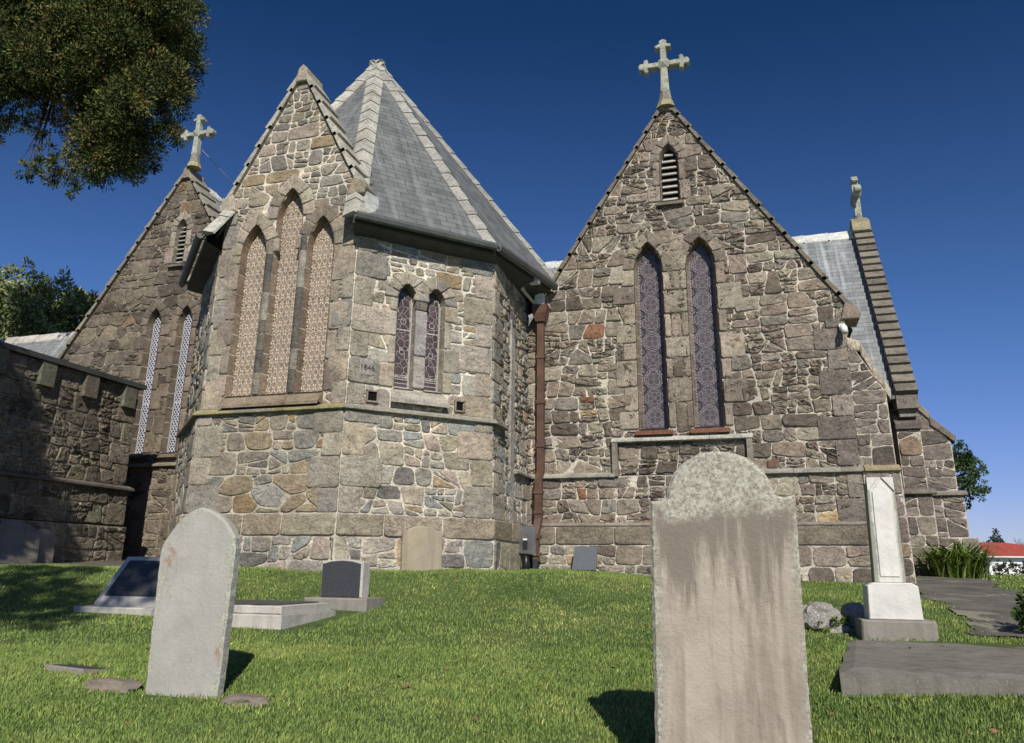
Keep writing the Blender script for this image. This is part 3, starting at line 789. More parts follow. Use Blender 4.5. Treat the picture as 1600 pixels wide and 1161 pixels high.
# string course with its raised label around the window sills
mb = MB(); sc = lambda x: (.33, .32, .28) if rndc.random() < .5 else (.25, .225, .185)
string_course(mb, fG, -3.5, -1.98, ST, .13, .10, rnd=rndc, colf=sc); string_course(mb, fG, .02, GX1+.1, ST, .13, .10, rnd=rndc, colf=sc)
string_course(mb, fG, -2.03, .07, 3.49, .12, .10, rnd=rndc, colf=lambda x: (.5, .49, .44))
for x in (-2.02, -.03):
    mb.box((x, -.02, ST+.02), (x+.085, .105, 3.53), (.22, .2, .17), fG)
mb.build('string_course', M['dressed'], church)
mb = MB(); string_course(mb, fGb, GX0, GX1+.1, PL, .02, .05, rnd=rndc, col=(.25, .22, .19)); mb.build('plinth_chamfer', M['dressed'], church)
for x in (.24,):
    mb = MB(); mb.box((x, .0, 3.06), (x+.17, .03, 3.17), (.2, .09, .05), fG)
    for q in range(6):
        for r in range(3): mb.box((x+.012+q*.026, .028, 3.07+r*.033), (x+.028+q*.026, .034, 3.09+r*.033), (.02, .015, .01), fG)
    mb.build('air_brick', M['terracotta'], church)
# copings of G
def gable_coping(fr, uc, za, slope, ul, ur, width=.42, pal='ash_l', seg=.36, over=.08, colv=None, kneel=True, th=.055, lift=.05):
    mb = MB(); rnd = random.Random(int(abs(uc)*100))
    for ue in (ul, ur):
        rake(mb, fr, (uc, za), (ue, za-slope*abs(ue-uc)), width, rnd, pal, seg, th, lift, over, colv)
    sg = 1.0; mb.prism([(uc-.1, za-.16), (uc+.1, za-.16), (uc+.07, za+.06), (uc, za+.13), (uc-.07, za+.06)], -width+.02, over+.012, fr, pick(pal, rnd), .01)
    o = mb.build('coping', M['dressed'], church)
    if kneel:
        for ue, s_ in ((ul, -1), (ur, 1)):
            kb = MB(); z = za-slope*abs(ue-uc); P = [(ue-s_*.16, z-.13), (ue+s_*.10, z-.13), (ue+s_*.13, z-.04), (ue+s_*.08, z+.06), (ue-s_*.08, z+.14)]
            if s_ < 0: P = P[::-1]
            kb.prism(P, -width+.03, over+.005, fr, pick(pal, rnd), .012); kb.build('kneeler', M['dressed'], o)
    return o
# shadow gap under the coping
gable_coping(fG, GC, GZ, GS, GX0+.35, GX1+.1, .42, 'ash_g', .31, .06, colv=(.20, .175, .14), th=.045, lift=.028)
cross(church, fG, GC, 10.10, (.40, .41, .34))
# body of G block behind the gable wall, with its roof
def solid(pts_front, fr, d0, d1, name='wall', mat='masonry', col=(.25, .22, .19)):
    mb = MB(); mb.prism(pts_front, d0, d1, fr, col); return mb.build(name, M[mat], church)
solid([(GX0+.02, 1.0), (GX1-.01, 1.0), (GX1-.01, 5.2), (GC, 9.15), (GX0+.02, 5.1)], fG, -7, -.36)
# the wall thickness between face and body (right return)
mb = MB(); mb.add([(GX1, GY, 1), (GX1, GY+.5, 1), (GX1, GY+.5, 5.32), (GX1, GY, 5.32)], [(0, 1, 2, 3)], (.25, .22, .19)); mb.build('wall', M['masonry'], church)
fGs = frame((GX1+.0, GY, 0), (0, 1, 0), (1, 0, 0))
panel('wall', fGs, [(.0, 1.2), (4, 1.2), (4, 5.2), (.0, 5.2)], 'block', 'gable', M['masonry'], church, gap=.0155, h=.016, mort=MG, seed=19)
def gable_roof(uc, za, slope, ul, ur, fr, d0, d1, mat='slate'):
    mb = MB()
    for ue in (ul, ur):
        z = za-slope*abs(ue-uc); e0, e1 = Vector(fr(ue, d0, z)), Vector(fr(ue, d1, z)); r0, r1 = Vector(fr(uc, d0, za)), Vector(fr(uc, d1, za))
        quadroof(mb, [e0, e1, r1, r0])
    return mb.build('roof', M[mat], church)
rg = gable_roof(GC, 9.24, GS, GX0-.1, GX1+.15, fG, -.4, -7.2)
mb = MB(); k = Vector((1, 0, -1.56)).normalized(); k2 = Vector((-1, 0, -1.56)).normalized()
ridge_tiles(mb, (GC, GY+.42, 9.25), (GC, GY+7, 9.25), .16, (.4, .39, .36), rndc, .45, (k, k2, Vector((0, 0, 1)))); mb.build('ridge_tile', M['dressed'], rg)

# ---- corner buttress of G, sloped head, standing right of the corner
def buttress(fr, outline, d0, d1, pal, seed, name='buttress', mat='masonry', slabs=None, mort=MG, size=.9):
    """solid buttress: masonry on its face, plain stone core"""
    mb = MB(); mb.prism(outline, d0, d1-.0, fr, PAL[pal][0][0]); core = mb.build(name, M[mat], church)
    f2 = lambda a, d, z: fr(a, d1+.004+d, z)
    o = panel('face', f2, outline, 'block', pal, M[mat], core, gap=.0155, h=.014, rough=.7, mort=mort, seed=seed, size=size)
    return core
buttress(fG, [(GX1-.03, ST+.05), (1.95, ST+.05), (1.93, 4.10), (GX1+.03, 4.86), (GX1-.03, 4.86)], -.5, .022, 'far', 51, size=1.15)
buttress(fG, [(GX1-.0, 1.2), (2.0, 1.2), (1.98, ST+.0), (GX1+.0, ST+.0)], -.5, .10, 'far', 52, size=1.2)
mb = MB(); string_course(mb, lambda a, d, z: fG(a, d+.022, z), GX1+.02, 1.98, ST, .14, .11, rnd=rndc, col=(.31, .27, .16)); mb.build('string_course', M['dressed'], church)
mb = MB()
pts = [(GX1-.02, 4.93), (1.66, 4.86), (1.78, 4.52), (1.91, 4.30), (1.98, 4.12), (1.90, 4.0)]
for (a, b), (c, d) in zip(pts[:-2], pts[1:-1]):
    mb.prism([(a, b-.20), (c, d-.14), (c+.02, d+.01), (a+.0, b+.02)], -.52, .04, fG, pick('ash_g', rndc, .2), .015)
mb.build('buttress_weathering', M['dressed'], church)

# ---- apse: half octagon A | mid | side
AX0, AX1, AY, AC = -7.02, -4.87, 8.70, -5.945
q7 = math.sqrt(.5); MS = 2.06; EV = 5.95
fA = frame((0, AY, 0), uE, nE); fM = frame((AX1, AY, 0), (q7, q7, 0), (q7, -q7, 0))
CX, CY2 = AX1+MS*q7, AY+MS*q7
fS = frame((CX, CY2, 0), (0, 1, 0), (1, 0, 0)); fML = frame((AX0-MS*q7, AY+MS*q7, 0), (q7, -q7, 0), (-q7, -q7, 0)); fSL = frame((AX0-MS*q7, AY+MS*q7+2, 0), (0, -1, 0), (-1, 0, 0))
AST = 3.52
aw = [dict(u=AC+(i-1)*.531, ho=.205, hi=.20, sill=3.78, apex=(6.28, 6.78, 6.28)[i], k=3.0) for i in range(3)]
def colonn(mb, fr, rnd):
    for c in (AC-.2655, AC+.2655):
        z = 3.79
        while z < 6.0:
            hh = rnd.choice((.3, .42, .55))
            if 6.0-z-hh < .1: hh = 6.0-z
            co = rnd.choice([(.12, .115, .105), (.16, .15, .13), (.3, .28, .24), (.24, .22, .18)])
            n = 6; vs = []
            for zz in (z, z+hh-.006):
                for i in range(n+1):
                    t = math.pi*i/n; vs.append(fr(c-.055*math.cos(t), .01+.035*math.sin(t), zz))
            mb.add(vs, [(i, i+1, n+2+i, n+1+i) for i in range(n)], co, smooth=True); z += hh
MA = (.64, .59, .50)
panel('wall', fA, [(AX0, AST+.04), (AX1, AST+.04), (AX1, 6.62), (AC, 8.66), (AX0, 6.62)], 'mix', 'apse_up', M['masonry'], church, gap=.02, h=.012, rough=.45, mort=MA, wins=aw, quoin=((AST+.08, 6.5), (AST+.08, 6.2)), ashpal='ash_l', seed=61, size=.8, extra=colonn, qw=(.29, .19))
for i, wn in enumerate(aw):
    window(church, fA, wn, M['glass_tan'], M['lattice_tan'], pat_diamond(.084, .132, .014, .44, .014), 'ash_g', (.14, .26), 71+i, depth=.13, vous=.2, h=.024, revcol=(.31, .225, .155), sillcol=(.26, .22, .16), jambsides=(i == 0, i == 2), sill=False,
           label=('left', 'tall middle', 'right')[i]+' lancet of the apse gable with cream diamond lattice')
mb = MB(); mb.add([fA(AX0+.33, .13, 3.64), fA(AX1-.33, .13, 3.64), fA(AX1-.33, .13, 3.60), fA(AX0+.33, .13, 3.60), fA(AX0+.33, -.02, 3.79), fA(AX1-.33, -.02, 3.79)], [(3, 2, 1, 0), (0, 1, 5, 4)], (.27, .22, .16))
mb.add([fA(AX0+.33, .13, 3.64), fA(AX0+.33, -.0, 3.79), fA(AX0+.33, -.0, 3.60)], [(0, 1, 2)], (.27, .22, .16)); mb.add([fA(AX1-.33, .13, 3.64), fA(AX1-.33, -.0, 3.60), fA(AX1-.33, -.0, 3.79)], [(0, 1, 2)], (.27, .22, .16))
mb.build('sill', M['dressed'], church)
mw = [dict(u=.965+e*.21, ho=.135, hi=.12, sill=3.88, apex=5.36, k=1.9) for e in (-1, 1)]
def holes(mb, fr, rnd): pass
panel('wall', fM, [(0, AST+.04), (MS, AST+.04), (MS, EV), (0, EV)], 'mix', 'apse', M['masonry'], church, gap=.024, h=.012, rough=.4, mort=(.72, .67, .57), wins=mw, quoin=((AST+.08, EV), (AST+.08, EV)), ashpal='ash_l', seed=64, size=.82)
for i, wn in enumerate(mw):
    window(church, fM, wn, M['glass_dark'], M['came_white'], pat_stained, 'ash_l', (.12, .22), 81+i, depth=.12, vous=.2, h=.026, revcol=(.3, .27, .22), jambsides=(1-i, i), sill=False, label=('left' if i == 0 else 'right')+' stained glass lancet of the apse')
mb = MB(); c0, c1 = .965-.21+.135, .965+.21-.135
for z0, z1, c in ((3.9, 4.35, (.36, .33, .3)), (4.35, 5.0, (.38, .36, .35)), (5.0, 5.12, (.17, .15, .13))):
    stone(mb, [(c0-.01, z0), (c1+.01, z0), (c1+.01, z1), (c0-.01, z1)], fM, .004, .035, c, rndc, .1, .05)
mb.add([fM(.55, .13, 3.73), fM(1.38, .13, 3.73), fM(1.32, -.02, 3.9), fM(.61, -.02, 3.9), fM(.55, .13, 3.67), fM(1.38, .13, 3.67)], [(0, 1, 2, 3), (4, 5, 1, 0)], (.38, .35, .3))
mb.build('sill', M['dressed'], church)
for x in (.335, 1.58):
    mb = MB(); a, b, z = x-.06, x+.06, 3.67
    for bx in (((a-.02, 0, z-.01), (a, .045, z+.14)), ((b, 0, z-.01), (b+.02, .045, z+.14)), ((a-.02, 0, z+.12), (b+.02, .045, z+.14)), ((a-.02, 0, z-.02), (b+.02, .045, z))): mb.box(*bx, (.3, .25, .22), fM)
    mb.box((a, .0, z), (b, .022, z+.12), (.008, .007, .006), fM); mb.build('air_brick', M['masonry'], church)
# carved stone in the apse wall
mb = MB(); stone(mb, [(.13, 3.98), (.36, 3.98), (.36, 4.24), (.13, 4.24)], fM, .03, .03, (.33, .30, .27), rndc, .15, .06)
mb.build('carved_stone', M['dressed'], church)
cu = bpy.data.curves.new('inscription', 'FONT'); cu.body = '1846'; cu.size = .1; cu.extrude = .002; cu.align_x = 'CENTER'
ot = bpy.data.objects.new('tmp', cu); C.objects.link(ot); dg = bpy.context.evaluated_depsgraph_get(); me = bpy.data.meshes.new_from_object(ot.evaluated_get(dg)); bpy.data.objects.remove(ot)
for v in me.vertices: v.co = Vector(fM(.245+v.co.x, .036+v.co.z, 4.07+v.co.y))
me.materials.clear(); me.materials.append(M['soffit']); ins = bpy.data.objects.new('inscription', me); C.objects.link(ins); ins.parent = church
panel('wall', fS, [(0, 3.0), (1.9, 3.0), (1.9, EV), (0, EV)], 'block', 'apse', M['masonry'], church, gap=.022, h=.024, rough=.9, mort=MA, quoin=((3.1, EV), None), seed=66, size=.8)
# lower apse walls below the string, slightly proud
def lower(u, O, n, L0, L1, seed, st, pal='apse', style='mix', gap=.018, mort=(.64, .59, .49), q=(1, 1)):
    off = Vector(O)+Vector(n)*.045; f = frame(off, u, n)
    panel('wall', f, [(L0, PL), (L1, PL), (L1, st), (L0, st)], style, pal, M['masonry'], church, gap=gap, h=.013, rough=.4, mort=mort, seed=seed, size=.85, quoin=((PL, st) if q[0] else None, (PL, st) if q[1] else None))
    return f
e = .045*math.tan(math.pi/8)
lower(uE, (0, AY, 0), nE, AX0-e, AX1+e, 91, AST, pal='apse_low', gap=.016, mort=(.52, .47, .38))
lower((q7, q7, 0), (AX1, AY, 0), (q7, -q7, 0), -e, MS+e, 92, AST)
lower((0, 1, 0), (CX, CY2, 0), (1, 0, 0), -e, 1.9, 93, 3.05)
lower((q7, -q7, 0), tuple(fML.O), (-q7, -q7, 0), -e, MS+e, 94, AST)
e2 = .10*math.tan(math.pi/8)
def shifted(f, d): return frame(f.O+f.n*d, f.u, f.n)
plinth_panel(shifted(fA, .10), AX0-e2, AX1+e2, 1.2, PL, 95, rub='apse'); plinth_panel(shifted(fM, .10), -e2, MS+e2, 1.2, PL, 97, rub='apse')
plinth_panel(shifted(fS, .10), -e2, 1.9, 1.2, PL, 99, rub='apse'); plinth_panel(shifted(fML, .10), -e2, MS+e2, 1.2, PL, 101, rub='apse')
panel('wall', fML, [(0, AST), (MS, AST), (MS, EV), (0, EV)], 'block', 'apse', M['masonry'], church, gap=.03, h=.02, rough=.8, mort=MA, quoin=(None, (AST+.05, EV)), seed=67)
panel('wall', fSL, [(0, 1.2), (2, 1.2), (2, EV), (0, EV)], 'block', 'apse', M['masonry'], church, gap=.03, h=.02, rough=.8, mort=MA, seed=68)
# string course right round the apse
def ac(x): return rndc.choice([(.33, .30, .20), (.35, .32, .23), (.36, .325, .17), (.3, .28, .22)])
mb = MB(); e3 = .12*math.tan(math.pi/8)
string_course(mb, fA, AX0-e3, AX1+e3, AST, .12, .10, rnd=rndc, colf=ac); string_course(mb, fM, -e3, MS+e3, AST, .12, .10, rnd=rndc, colf=lambda x: (.33, .31, .26)); string_course(mb, fML, -e3, MS+e3, AST, .12, .10, rnd=rndc, colf=ac)
string_course(mb, fS, -e3, .5, AST, .12, .10, rnd=rndc, col=(.28, .26, .22)); m2 = MB(); string_course(m2, fS, .95, 1.72, ST, .13, .10, rnd=rndc, col=(.26, .24, .2)); m2.build('string_course', M['dressed'], church)
mb.build('string_course', M['dressed'], church)
# buttress strip near G on the side wall
mb = MB(); mb.prism([(CY2+.78-CY2, 1.3), (.98, 1.3), (.98, 5.0), (.78, 5.3)], -.1, .06, fS, (.33, .31, .28), .01); mb.build('pier', M['dressed'], church)
# solid core of the apse
mb = MB(); CYc = AY+1.04+MS*q7
core = []
for a in range(8):
    t = math.pi/8+a*math.pi/4; rr = 2.70-.33; core.append((AC+rr*math.cos(t), CYc+rr*math.sin(t)))
vs = [(x, y, 1.0) for x, y in core]+[(x, y, 5.95) for x, y in core]
mb.add(vs, [(i, (i+1) % 8, (i+1) % 8+8, i+8) for i in range(8)]+[tuple(range(8, 16))], (.2, .2, .2)); mb.build('wall', M['masonry'], church)
# octagonal spire roof
def lerp(a, b, t): return a+(b-a)*t
ER = 2.53+.24; EZ = 6.10; AP = Vector((AC-.17, CYc, 10.62)); oc = []
for a in range(8):
    t = -math.pi*5/8+a*math.pi/4; rr = ER/math.cos(math.pi/8); oc.append(Vector((AC+rr*math.cos(t), CYc+rr*math.sin(t), EZ)))
oc[2] = Vector((-3.34, 9.94, 6.10)); oc[3] = Vector((-2.85, 12.7, 6.2))
mb = MB()
for i in range(8):
    if i == 0:
        ca = [lerp(oc[j], AP, (AY+.3-oc[j].y)/(AP.y-oc[j].y)) for j in (0, 1)]; quadroof(mb, [ca[0], ca[1], AP])
    else: quadroof(mb, [oc[i], oc[(i+1) % 8], AP], (i*.37, 0))
mb.add([oc[1], lerp(oc[1], AP, .12), Vector((AX1, AY+.35, 6.9)), Vector((AX1, oc[1].y, EZ))], [(0, 1, 2, 3)]); mb.add([oc[0], Vector((AX0, oc[0].y, EZ)), Vector((AX0, AY+.35, 6.9)), lerp(oc[0], AP, .12)], [(0, 1, 2, 3)])
spire = mb.build('roof', M['slate'], church, 'octagonal grey slate roof of the apse with pale hip tiles')
for i in range(8):
    c = oc[i]; n1 = (oc[(i+1) % 8]-c).cross(AP-c).normalized(); n2 = (c-oc[i-1]).cross(AP-oc[i-1]).normalized()
    if n1.z < 0: n1 = -n1
    if n2.z < 0: n2 = -n2
    h_ = (c-AP).normalized(); up2 = (n1+n2).normalized(); s1 = n1.cross(h_).normalized(); s2 = n2.cross(h_).normalized()
    if s1.dot(oc[(i+1) % 8]-c) < 0: s1 = -s1
    if s2.dot(oc[i-1]-c) < 0: s2 = -s2
    mb = MB(); ridge_tiles(mb, AP, c, .155, (.43, .42, .37) if i < 2 else (.36, .36, .33), rndc, .36, (s1, s2, up2), .015); mb.build('hip_tile', M['dressed'], spire)
mb = MB(); mb.add([AP+Vector((x*.11, y*.11, -.12)) for x, y in ((-1, -1), (1, -1), (1, 1), (-1, 1))]+[AP+Vector((0, 0, .09))], [(0, 1, 4), (1, 2, 4), (2, 3, 4), (3, 0, 4)], (.5, .49, .45)); mb.build('finial_cap', M['dressed'], spire)
# eaves: fascia, soffit and half round gutter on the free sides
def eaves(a, b, inner_a, inner_b):
    mbg, mbs = MB(), MB()
    a, b = Vector(a), Vector(b); d = (b-a).normalized(); n = Vector((d.y, -d.x, 0))
    P = [a+n*.03, b+n*.03]
    prof = [(0, 0), (0, -.03), (.02, -.075), (.055, -.095), (.09, -.075), (.11, -.03), (.11, .0), (.095, .0), (.09, -.03), (.055, -.075), (.02, -.04)]
    vs = [p+n*x+Vector((0, 0, z-.0)) for p in P for x, z in prof]; k = len(prof)
    mbg.add(vs, [(i, (i+1) % k, (i+1) % k+k, i+k) for i in range(k)]+[tuple(range(k)), tuple(range(2*k-1, k-1, -1))], (.3, .3, .3))
    z0 = Vector((0, 0, -.02)); z1 = Vector((0, 0, -.12)); ia, ib = Vector(inner_a), Vector(inner_b)
    mbs.add([a+z0, b+z0, b+z1, a+z1, ib, ia], [(0, 1, 2, 3), (3, 2, 4, 5)], (.3, .3, .3)); mbg.build('gutter', M['lead'], church); mbs.build('soffit', M['soffit'], church)
ci = lambda i: Vector((AC+(oc[i].x-AC)*2.50/ER, CYc+(oc[i].y-CYc)*2.50/ER, 5.90)) if i not in (2, 3) else (Vector((CX-.01, CY2-.02, 5.90)) if i == 2 else Vector((CX-.01, 12.3, 5.90)))
eaves(oc[1], oc[2], ci(1), ci(2)); eaves(oc[2], lerp(oc[2], oc[3], .72), ci(2), lerp(ci(2), ci(3), .72)); eaves(oc[7], oc[0], ci(7), ci(0))
# apse gable: roof behind, coping, flashing
mb = MB()
for ue in (AX0-.05, AX1+.05):
    z = 8.60-1.9*abs(ue-AC); quadroof(mb, [(ue, AY+.35, z), (ue, AY+2.6, z), (AC, AY+2.6, 8.60), (AC, AY+.35, 8.60)])
mb.build('roof', M['slate2'], church)
mb = MB(); mb.prism([(AX0+.01, 5.8), (AX1-.01, 5.8), (AX1-.01, 6.56), (AC, 8.56), (AX0+.01, 6.56)], -2.2, -.25, fA, (.28, .26, .22)); mb.build('wall', M['masonry'], church)
mb = MB(); mb.prism([(AX0+.01, 6.0), (AX1-.01, 6.0), (AX1-.01, 6.6), (AC, 8.62), (AX0+.01, 6.6)], -.25, -.01, fA, (.28, .26, .22))
mb = MB()
gable_coping(fA, AC, 8.66, 1.9, AX0+.02, AX1-.02, .40, 'ash_l', .34, .06, colv=(.40, .38, .32), lift=.045, th=.045)
mb = MB()
for x0 in (AX1+.0,):   # lead apron beside the right kneeler
    n = 7; vs = []
    for i in range(n):
        t = i/(n-1); z = 6.12+.46*t; b_ = .17*(1-t**1.6)
        vs += [(x0+.02, AY-.10+.12*t, z), (x0+.10+b_*.45, AY-.12+.12*t, z-.01), (x0+.16+b_, AY+.12+.2*t, z-.0), (x0+.04, AY+.6, z+.04)]
    mb.add(vs, [(i*4+j, i*4+j+1, i*4+j+5, i*4+j+4) for i in range(n-1) for j in range(3)], (.5, .52, .48), smooth=False)
mb.build('flashing', M['lead_pale'], church, 'pale lead flashing beside the apse gable kneeler')
mb = MB(); x0 = AX0
mb.add([(x0, AY-.05, 6.3), (x0-.1, AY-.05, 6.12), (x0-.5, AY+.25, 6.14), (x0-.35, AY+.5, 6.6), (x0, AY+.3, 6.65)], [(0, 1, 2, 3, 4)], (.5, .5, .48)); mb.build('flashing', M['lead_pale'], church)

# ---- left gable (L)
LY, LC, LZ, LS = 12.4, -11.12, 9.72, 1.56
fL = frame((0, LY, 0), uE, nE); LX0, LX1 = -14.2, -8.0
lw = [dict(u=-11.42, ho=.17, hi=.15, sill=3.68, apex=6.66, k=2.6), dict(u=-10.67, ho=.17, hi=.15, sill=3.68, apex=6.66, k=2.6), dict(u=-11.07, ho=.13, hi=.105, sill=7.62, apex=8.62, k=2.6)]
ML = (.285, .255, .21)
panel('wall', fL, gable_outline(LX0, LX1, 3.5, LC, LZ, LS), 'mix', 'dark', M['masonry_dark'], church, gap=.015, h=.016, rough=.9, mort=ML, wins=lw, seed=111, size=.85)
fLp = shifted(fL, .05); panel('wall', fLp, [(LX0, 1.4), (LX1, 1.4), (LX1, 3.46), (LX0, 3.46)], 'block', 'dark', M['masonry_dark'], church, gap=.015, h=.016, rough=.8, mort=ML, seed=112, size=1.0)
for i, wn in enumerate(lw[:2]):
    window(church, fL, wn, M['glass_navy'], M['lattice_white'], pat_diamond(.066, .098, .011, .5, .016), 'ash_d', (.12, .24), 121+i, depth=.14, vous=.19, h=.03, revcol=(.17, .14, .11), sillcol=(.2, .17, .13),
           label=('left' if i == 0 else 'right')+' lancet of the left gable with white diamond lattice')
louvres(church, fL, lw[2], 9, 131)
mb = MB(); string_course(mb, fL, LX0, LX1, 3.40, .14, .10, rnd=rndc, col=(.27, .24, .18)); mb.build('string_course', M['dressed'], church)
gable_coping(fL, LC, LZ, LS, -14.3, -8.3, .42, 'ash_g', .36, .07, colv=(.27, .25, .20), kneel=False, lift=.045, th=.045)
cross(church, fL, LC+.12, 10.62, (.38, .39, .33), .95)
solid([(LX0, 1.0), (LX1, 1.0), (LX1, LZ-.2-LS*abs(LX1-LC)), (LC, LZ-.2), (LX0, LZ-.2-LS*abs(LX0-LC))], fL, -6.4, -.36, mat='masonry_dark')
rl = gable_roof(LC, LZ-.1, LS, LX0-.1, LX1+.1, fL, -.4, -6.6, 'slate2')
mb = MB(); ridge_tiles(mb, (LC, LY+.42, LZ-.09), (LC, LY+6.6, LZ-.09), .16, (.6, .6, .56), rndc, .6, (k, k2, Vector((0, 0, 1)))); mb.build('ridge_tile', M['dressed'], rl)
mb = MB(); mb.tube([(LC+.1, LY-.03, 10.4), (LC+.5, LY+1.5, 9.7)], .008, 5); mb.build('stay_wire', M['wire'], church)
mb = MB(); mb.box((-10.02, .05, 2.36), (-9.83, .12, 2.44), (.6, .5, .46), fL); mb.build('vent_cover', M['masonry'], church)

# ---- nave roof behind, with the right-hand gable end seen edge-on (R)
RX, RY, RRY, RRZ, RE = 3.04, 15.95, 18.55, 9.36, 4.98
RS = (RRZ-RE)/(RRY-RY)
mb = MB(); quadroof(mb, [(-9.5, RY-.12, RE-.18), (RX-.3, RY-.12, RE-.18), (RX-.3, RRY, RRZ-.06), (-9.5, RRY, RRZ-.06)]); quadroof(mb, [(RX-.3, 2*RRY-RY, RE), (-12, 2*RRY-RY, RE), (-12, RRY, RRZ-.06), (RX-.3, RRY, RRZ-.06)])
rn = mb.build('roof', M['slate2'], church, 'pale slate slope of the nave roof behind the right gable')
mb = MB(); k = Vector((0, -1, -RS)).normalized(); k2 = Vector((0, 1, -RS)).normalized()
ridge_tiles(mb, (-9.5, RRY, RRZ-.05), (RX-.33, RRY, RRZ-.05), .2, (.66, .66, .63), rndc, .55, (k, k2, Vector((0, 0, 1)))); mb.build('ridge_tile', M['dressed'], rn)
fR = frame((0, RY+.42, 0), uE, nE); fRx = frame((RX, 0, 0), (0, 1, 0), (1, 0, 0))
solid([(-3, 1.0), (RX-.02, 1.0), (RX-.02, RE-.15), (-3, RE-.15)], fR, -4.5, -.02)
panel('wall', fR, [(1.4, 1.3), (RX, 1.3), (RX, RE-.1), (1.4, RE-.1)], 'block', 'far', M['masonry'], church, gap=.0155, h=.014, mort=MG, quoin=(None, (1.6, RE-.1)), ashpal='ash_f', seed=141)
panel('wall', fRx, [(RY+.42, 1.3), (2*RRY-RY-.42, 1.3), (2*RRY-RY-.42, RE), (RRY, RRZ), (RY+.42, RE)], 'block', 'far', M['masonry'], church, gap=.0155, h=.014, mort=MG, seed=142, ashpal='ash_f')
# coping of R: slabs step down towards the viewer
fRc = frame((RX, 0, 0), (0, 1, 0), (1, 0, 0)); mb = MB(); rr = random.Random(5)
rake(mb, fRc, (RRY, RRZ+.02), (RY-.12, RE-.16), .34, rr, 'ash_f', .245, .10, .075, .04, colv=(.20, .18, .15)); rake(mb, fRc, (RRY, RRZ+.02), (2*RRY-RY+.1, RE-.14), .34, rr, 'ash_f', .3, .07, .05, .04, colv=(.20, .18, .15))
rc = mb.build('coping', M['dressed'], church, 'stepped dark stone coping of the far right gable seen edge-on')
mb = MB(); mb.box((RX-.34, RY-.20, RE-.42), (RX+.03, RY+.44, RE-.17), (.2, .18, .155)); mb.box((RX-.30, RY-.10, RE-.56), (RX-.0, RY+.44, RE-.42), (.26, .24, .21)); mb.build('kneeler', M['dressed'], rc)
fRX = frame((RX-.17, RRY, 0), (0, 1, 0), (1, 0, 0)); cross(church, lambda a, d, z: (RX-.17+d, RRY+a, z), 0, 10.27, (.40, .41, .34), 1.0)
mb = MB(); mb.prism([(RRY-.3, RRZ-.1), (RRY+.3, RRZ-.1), (RRY+.2, RRZ+.2), (RRY, RRZ+.32), (RRY-.2, RRZ+.2)], -.36, .03, fRx, (.30, .27, .18), .03); mb.build('apex_stone', M['dressed'], church)
# eave gutter of the nave
mb = MB(); mb.box((1.6, RY-.22, RE-.24), (RX-.36, RY-.1, RE-.17), (.3, .3, .3)); mb.build('gutter', M['lead'], church)
# R buttresses
def stepbutt(x0, x1, yf, yb, zt, zs_, seed):
    f = frame((0, yf, 0), uE, nE)
    bt = buttress(f, [(x0, ST+.1), (x1, ST+.1), (x1, zs_), (x0, zs_)], -(yb-yf), 0, 'far', seed, size=1.1)
    mb = MB(); n = 3
    for i in range(n):
        a, b = i/n, (i+1)/n; za, zb_ = zs_+(zt-zs_)*a, zs_+(zt-zs_)*b; ya, yb2 = yf+(yb-yf)*a, yf+(yb-yf)*b
        c = pick('ash_f', rndc, .2)
        mb.add([(x0-.02, ya-.06, za+.07), (x1+.02, ya-.06, za+.07), (x1+.02, yb2, zb_+.06), (x0-.02, yb2, zb_+.06), (x0-.02, ya-.06, za-.03), (x1+.02, ya-.06, za-.03), (x1+.02, yb2, za-.03), (x0-.02, yb2, za-.03)],
               [(0, 1, 2, 3), (4, 5, 1, 0), (5, 6, 2, 1), (7, 4, 0, 3), (4, 7, 6, 5)], c)
    mb.build('weathering', M['dressed'], bt)
    f2 = frame((0, yf-.08, 0), uE, nE); buttress(f2, [(x0-.06, 1.3), (x1+.04, 1.3), (x1+.04, ST+.05), (x0-.06, ST+.05)], -(yb-yf)-.08, 0, 'far', seed+1, size=1.15)
    mb = MB(); string_course(mb, f2, x0-.12, x1+.1, ST+.02, .09, .11, rnd=rndc, col=(.2, .18, .155)); mb.build('string_course', M['dressed'], bt)
stepbutt(2.66, 3.06, 15.88, 16.37, 4.72, 4.22, 151)
# buttress running to the right from the R corner
fB = frame((0, 16.25, 0), uE, nE)
buttress(fB, [(RX, ST+.1), (3.62, ST+.1), (3.62, 4.10), (3.3, 4.45), (RX, 4.85)], -.5, 0, 'far', 155, size=1.1)
fB2 = frame((0, 16.17, 0), uE, nE); buttress(fB2, [(RX, PL), (3.68, PL), (3.68, ST+.04), (RX, ST+.04)], -.6, 0, 'far', 157, size=1.1)
fB3 = frame((0, 16.08, 0), uE, nE); buttress(fB3, [(2.55, 1.3), (3.80, 1.3), (3.80, PL), (2.55, PL)], -.6, 0, 'far', 159, size=1.2)
mb = MB(); string_course(mb, fB2, RX, 3.74, ST+.02, .08, .10, rnd=rndc, col=(.2, .18, .155)); mb.build('string_course', M['dressed'], church)
mb = MB()
for (a, b), (c, d) in (((RX, 4.9), (3.3, 4.52)), ((3.3, 4.50), (3.68, 4.08))): mb.prism([(a, b-.2), (c, d-.12), (c+.03, d+.0), (a, b+.0)], -.52, .05, fB, pick('ash_f', rndc, .15), .015)
mb.build('buttress_weathering', M['dressed'], church)

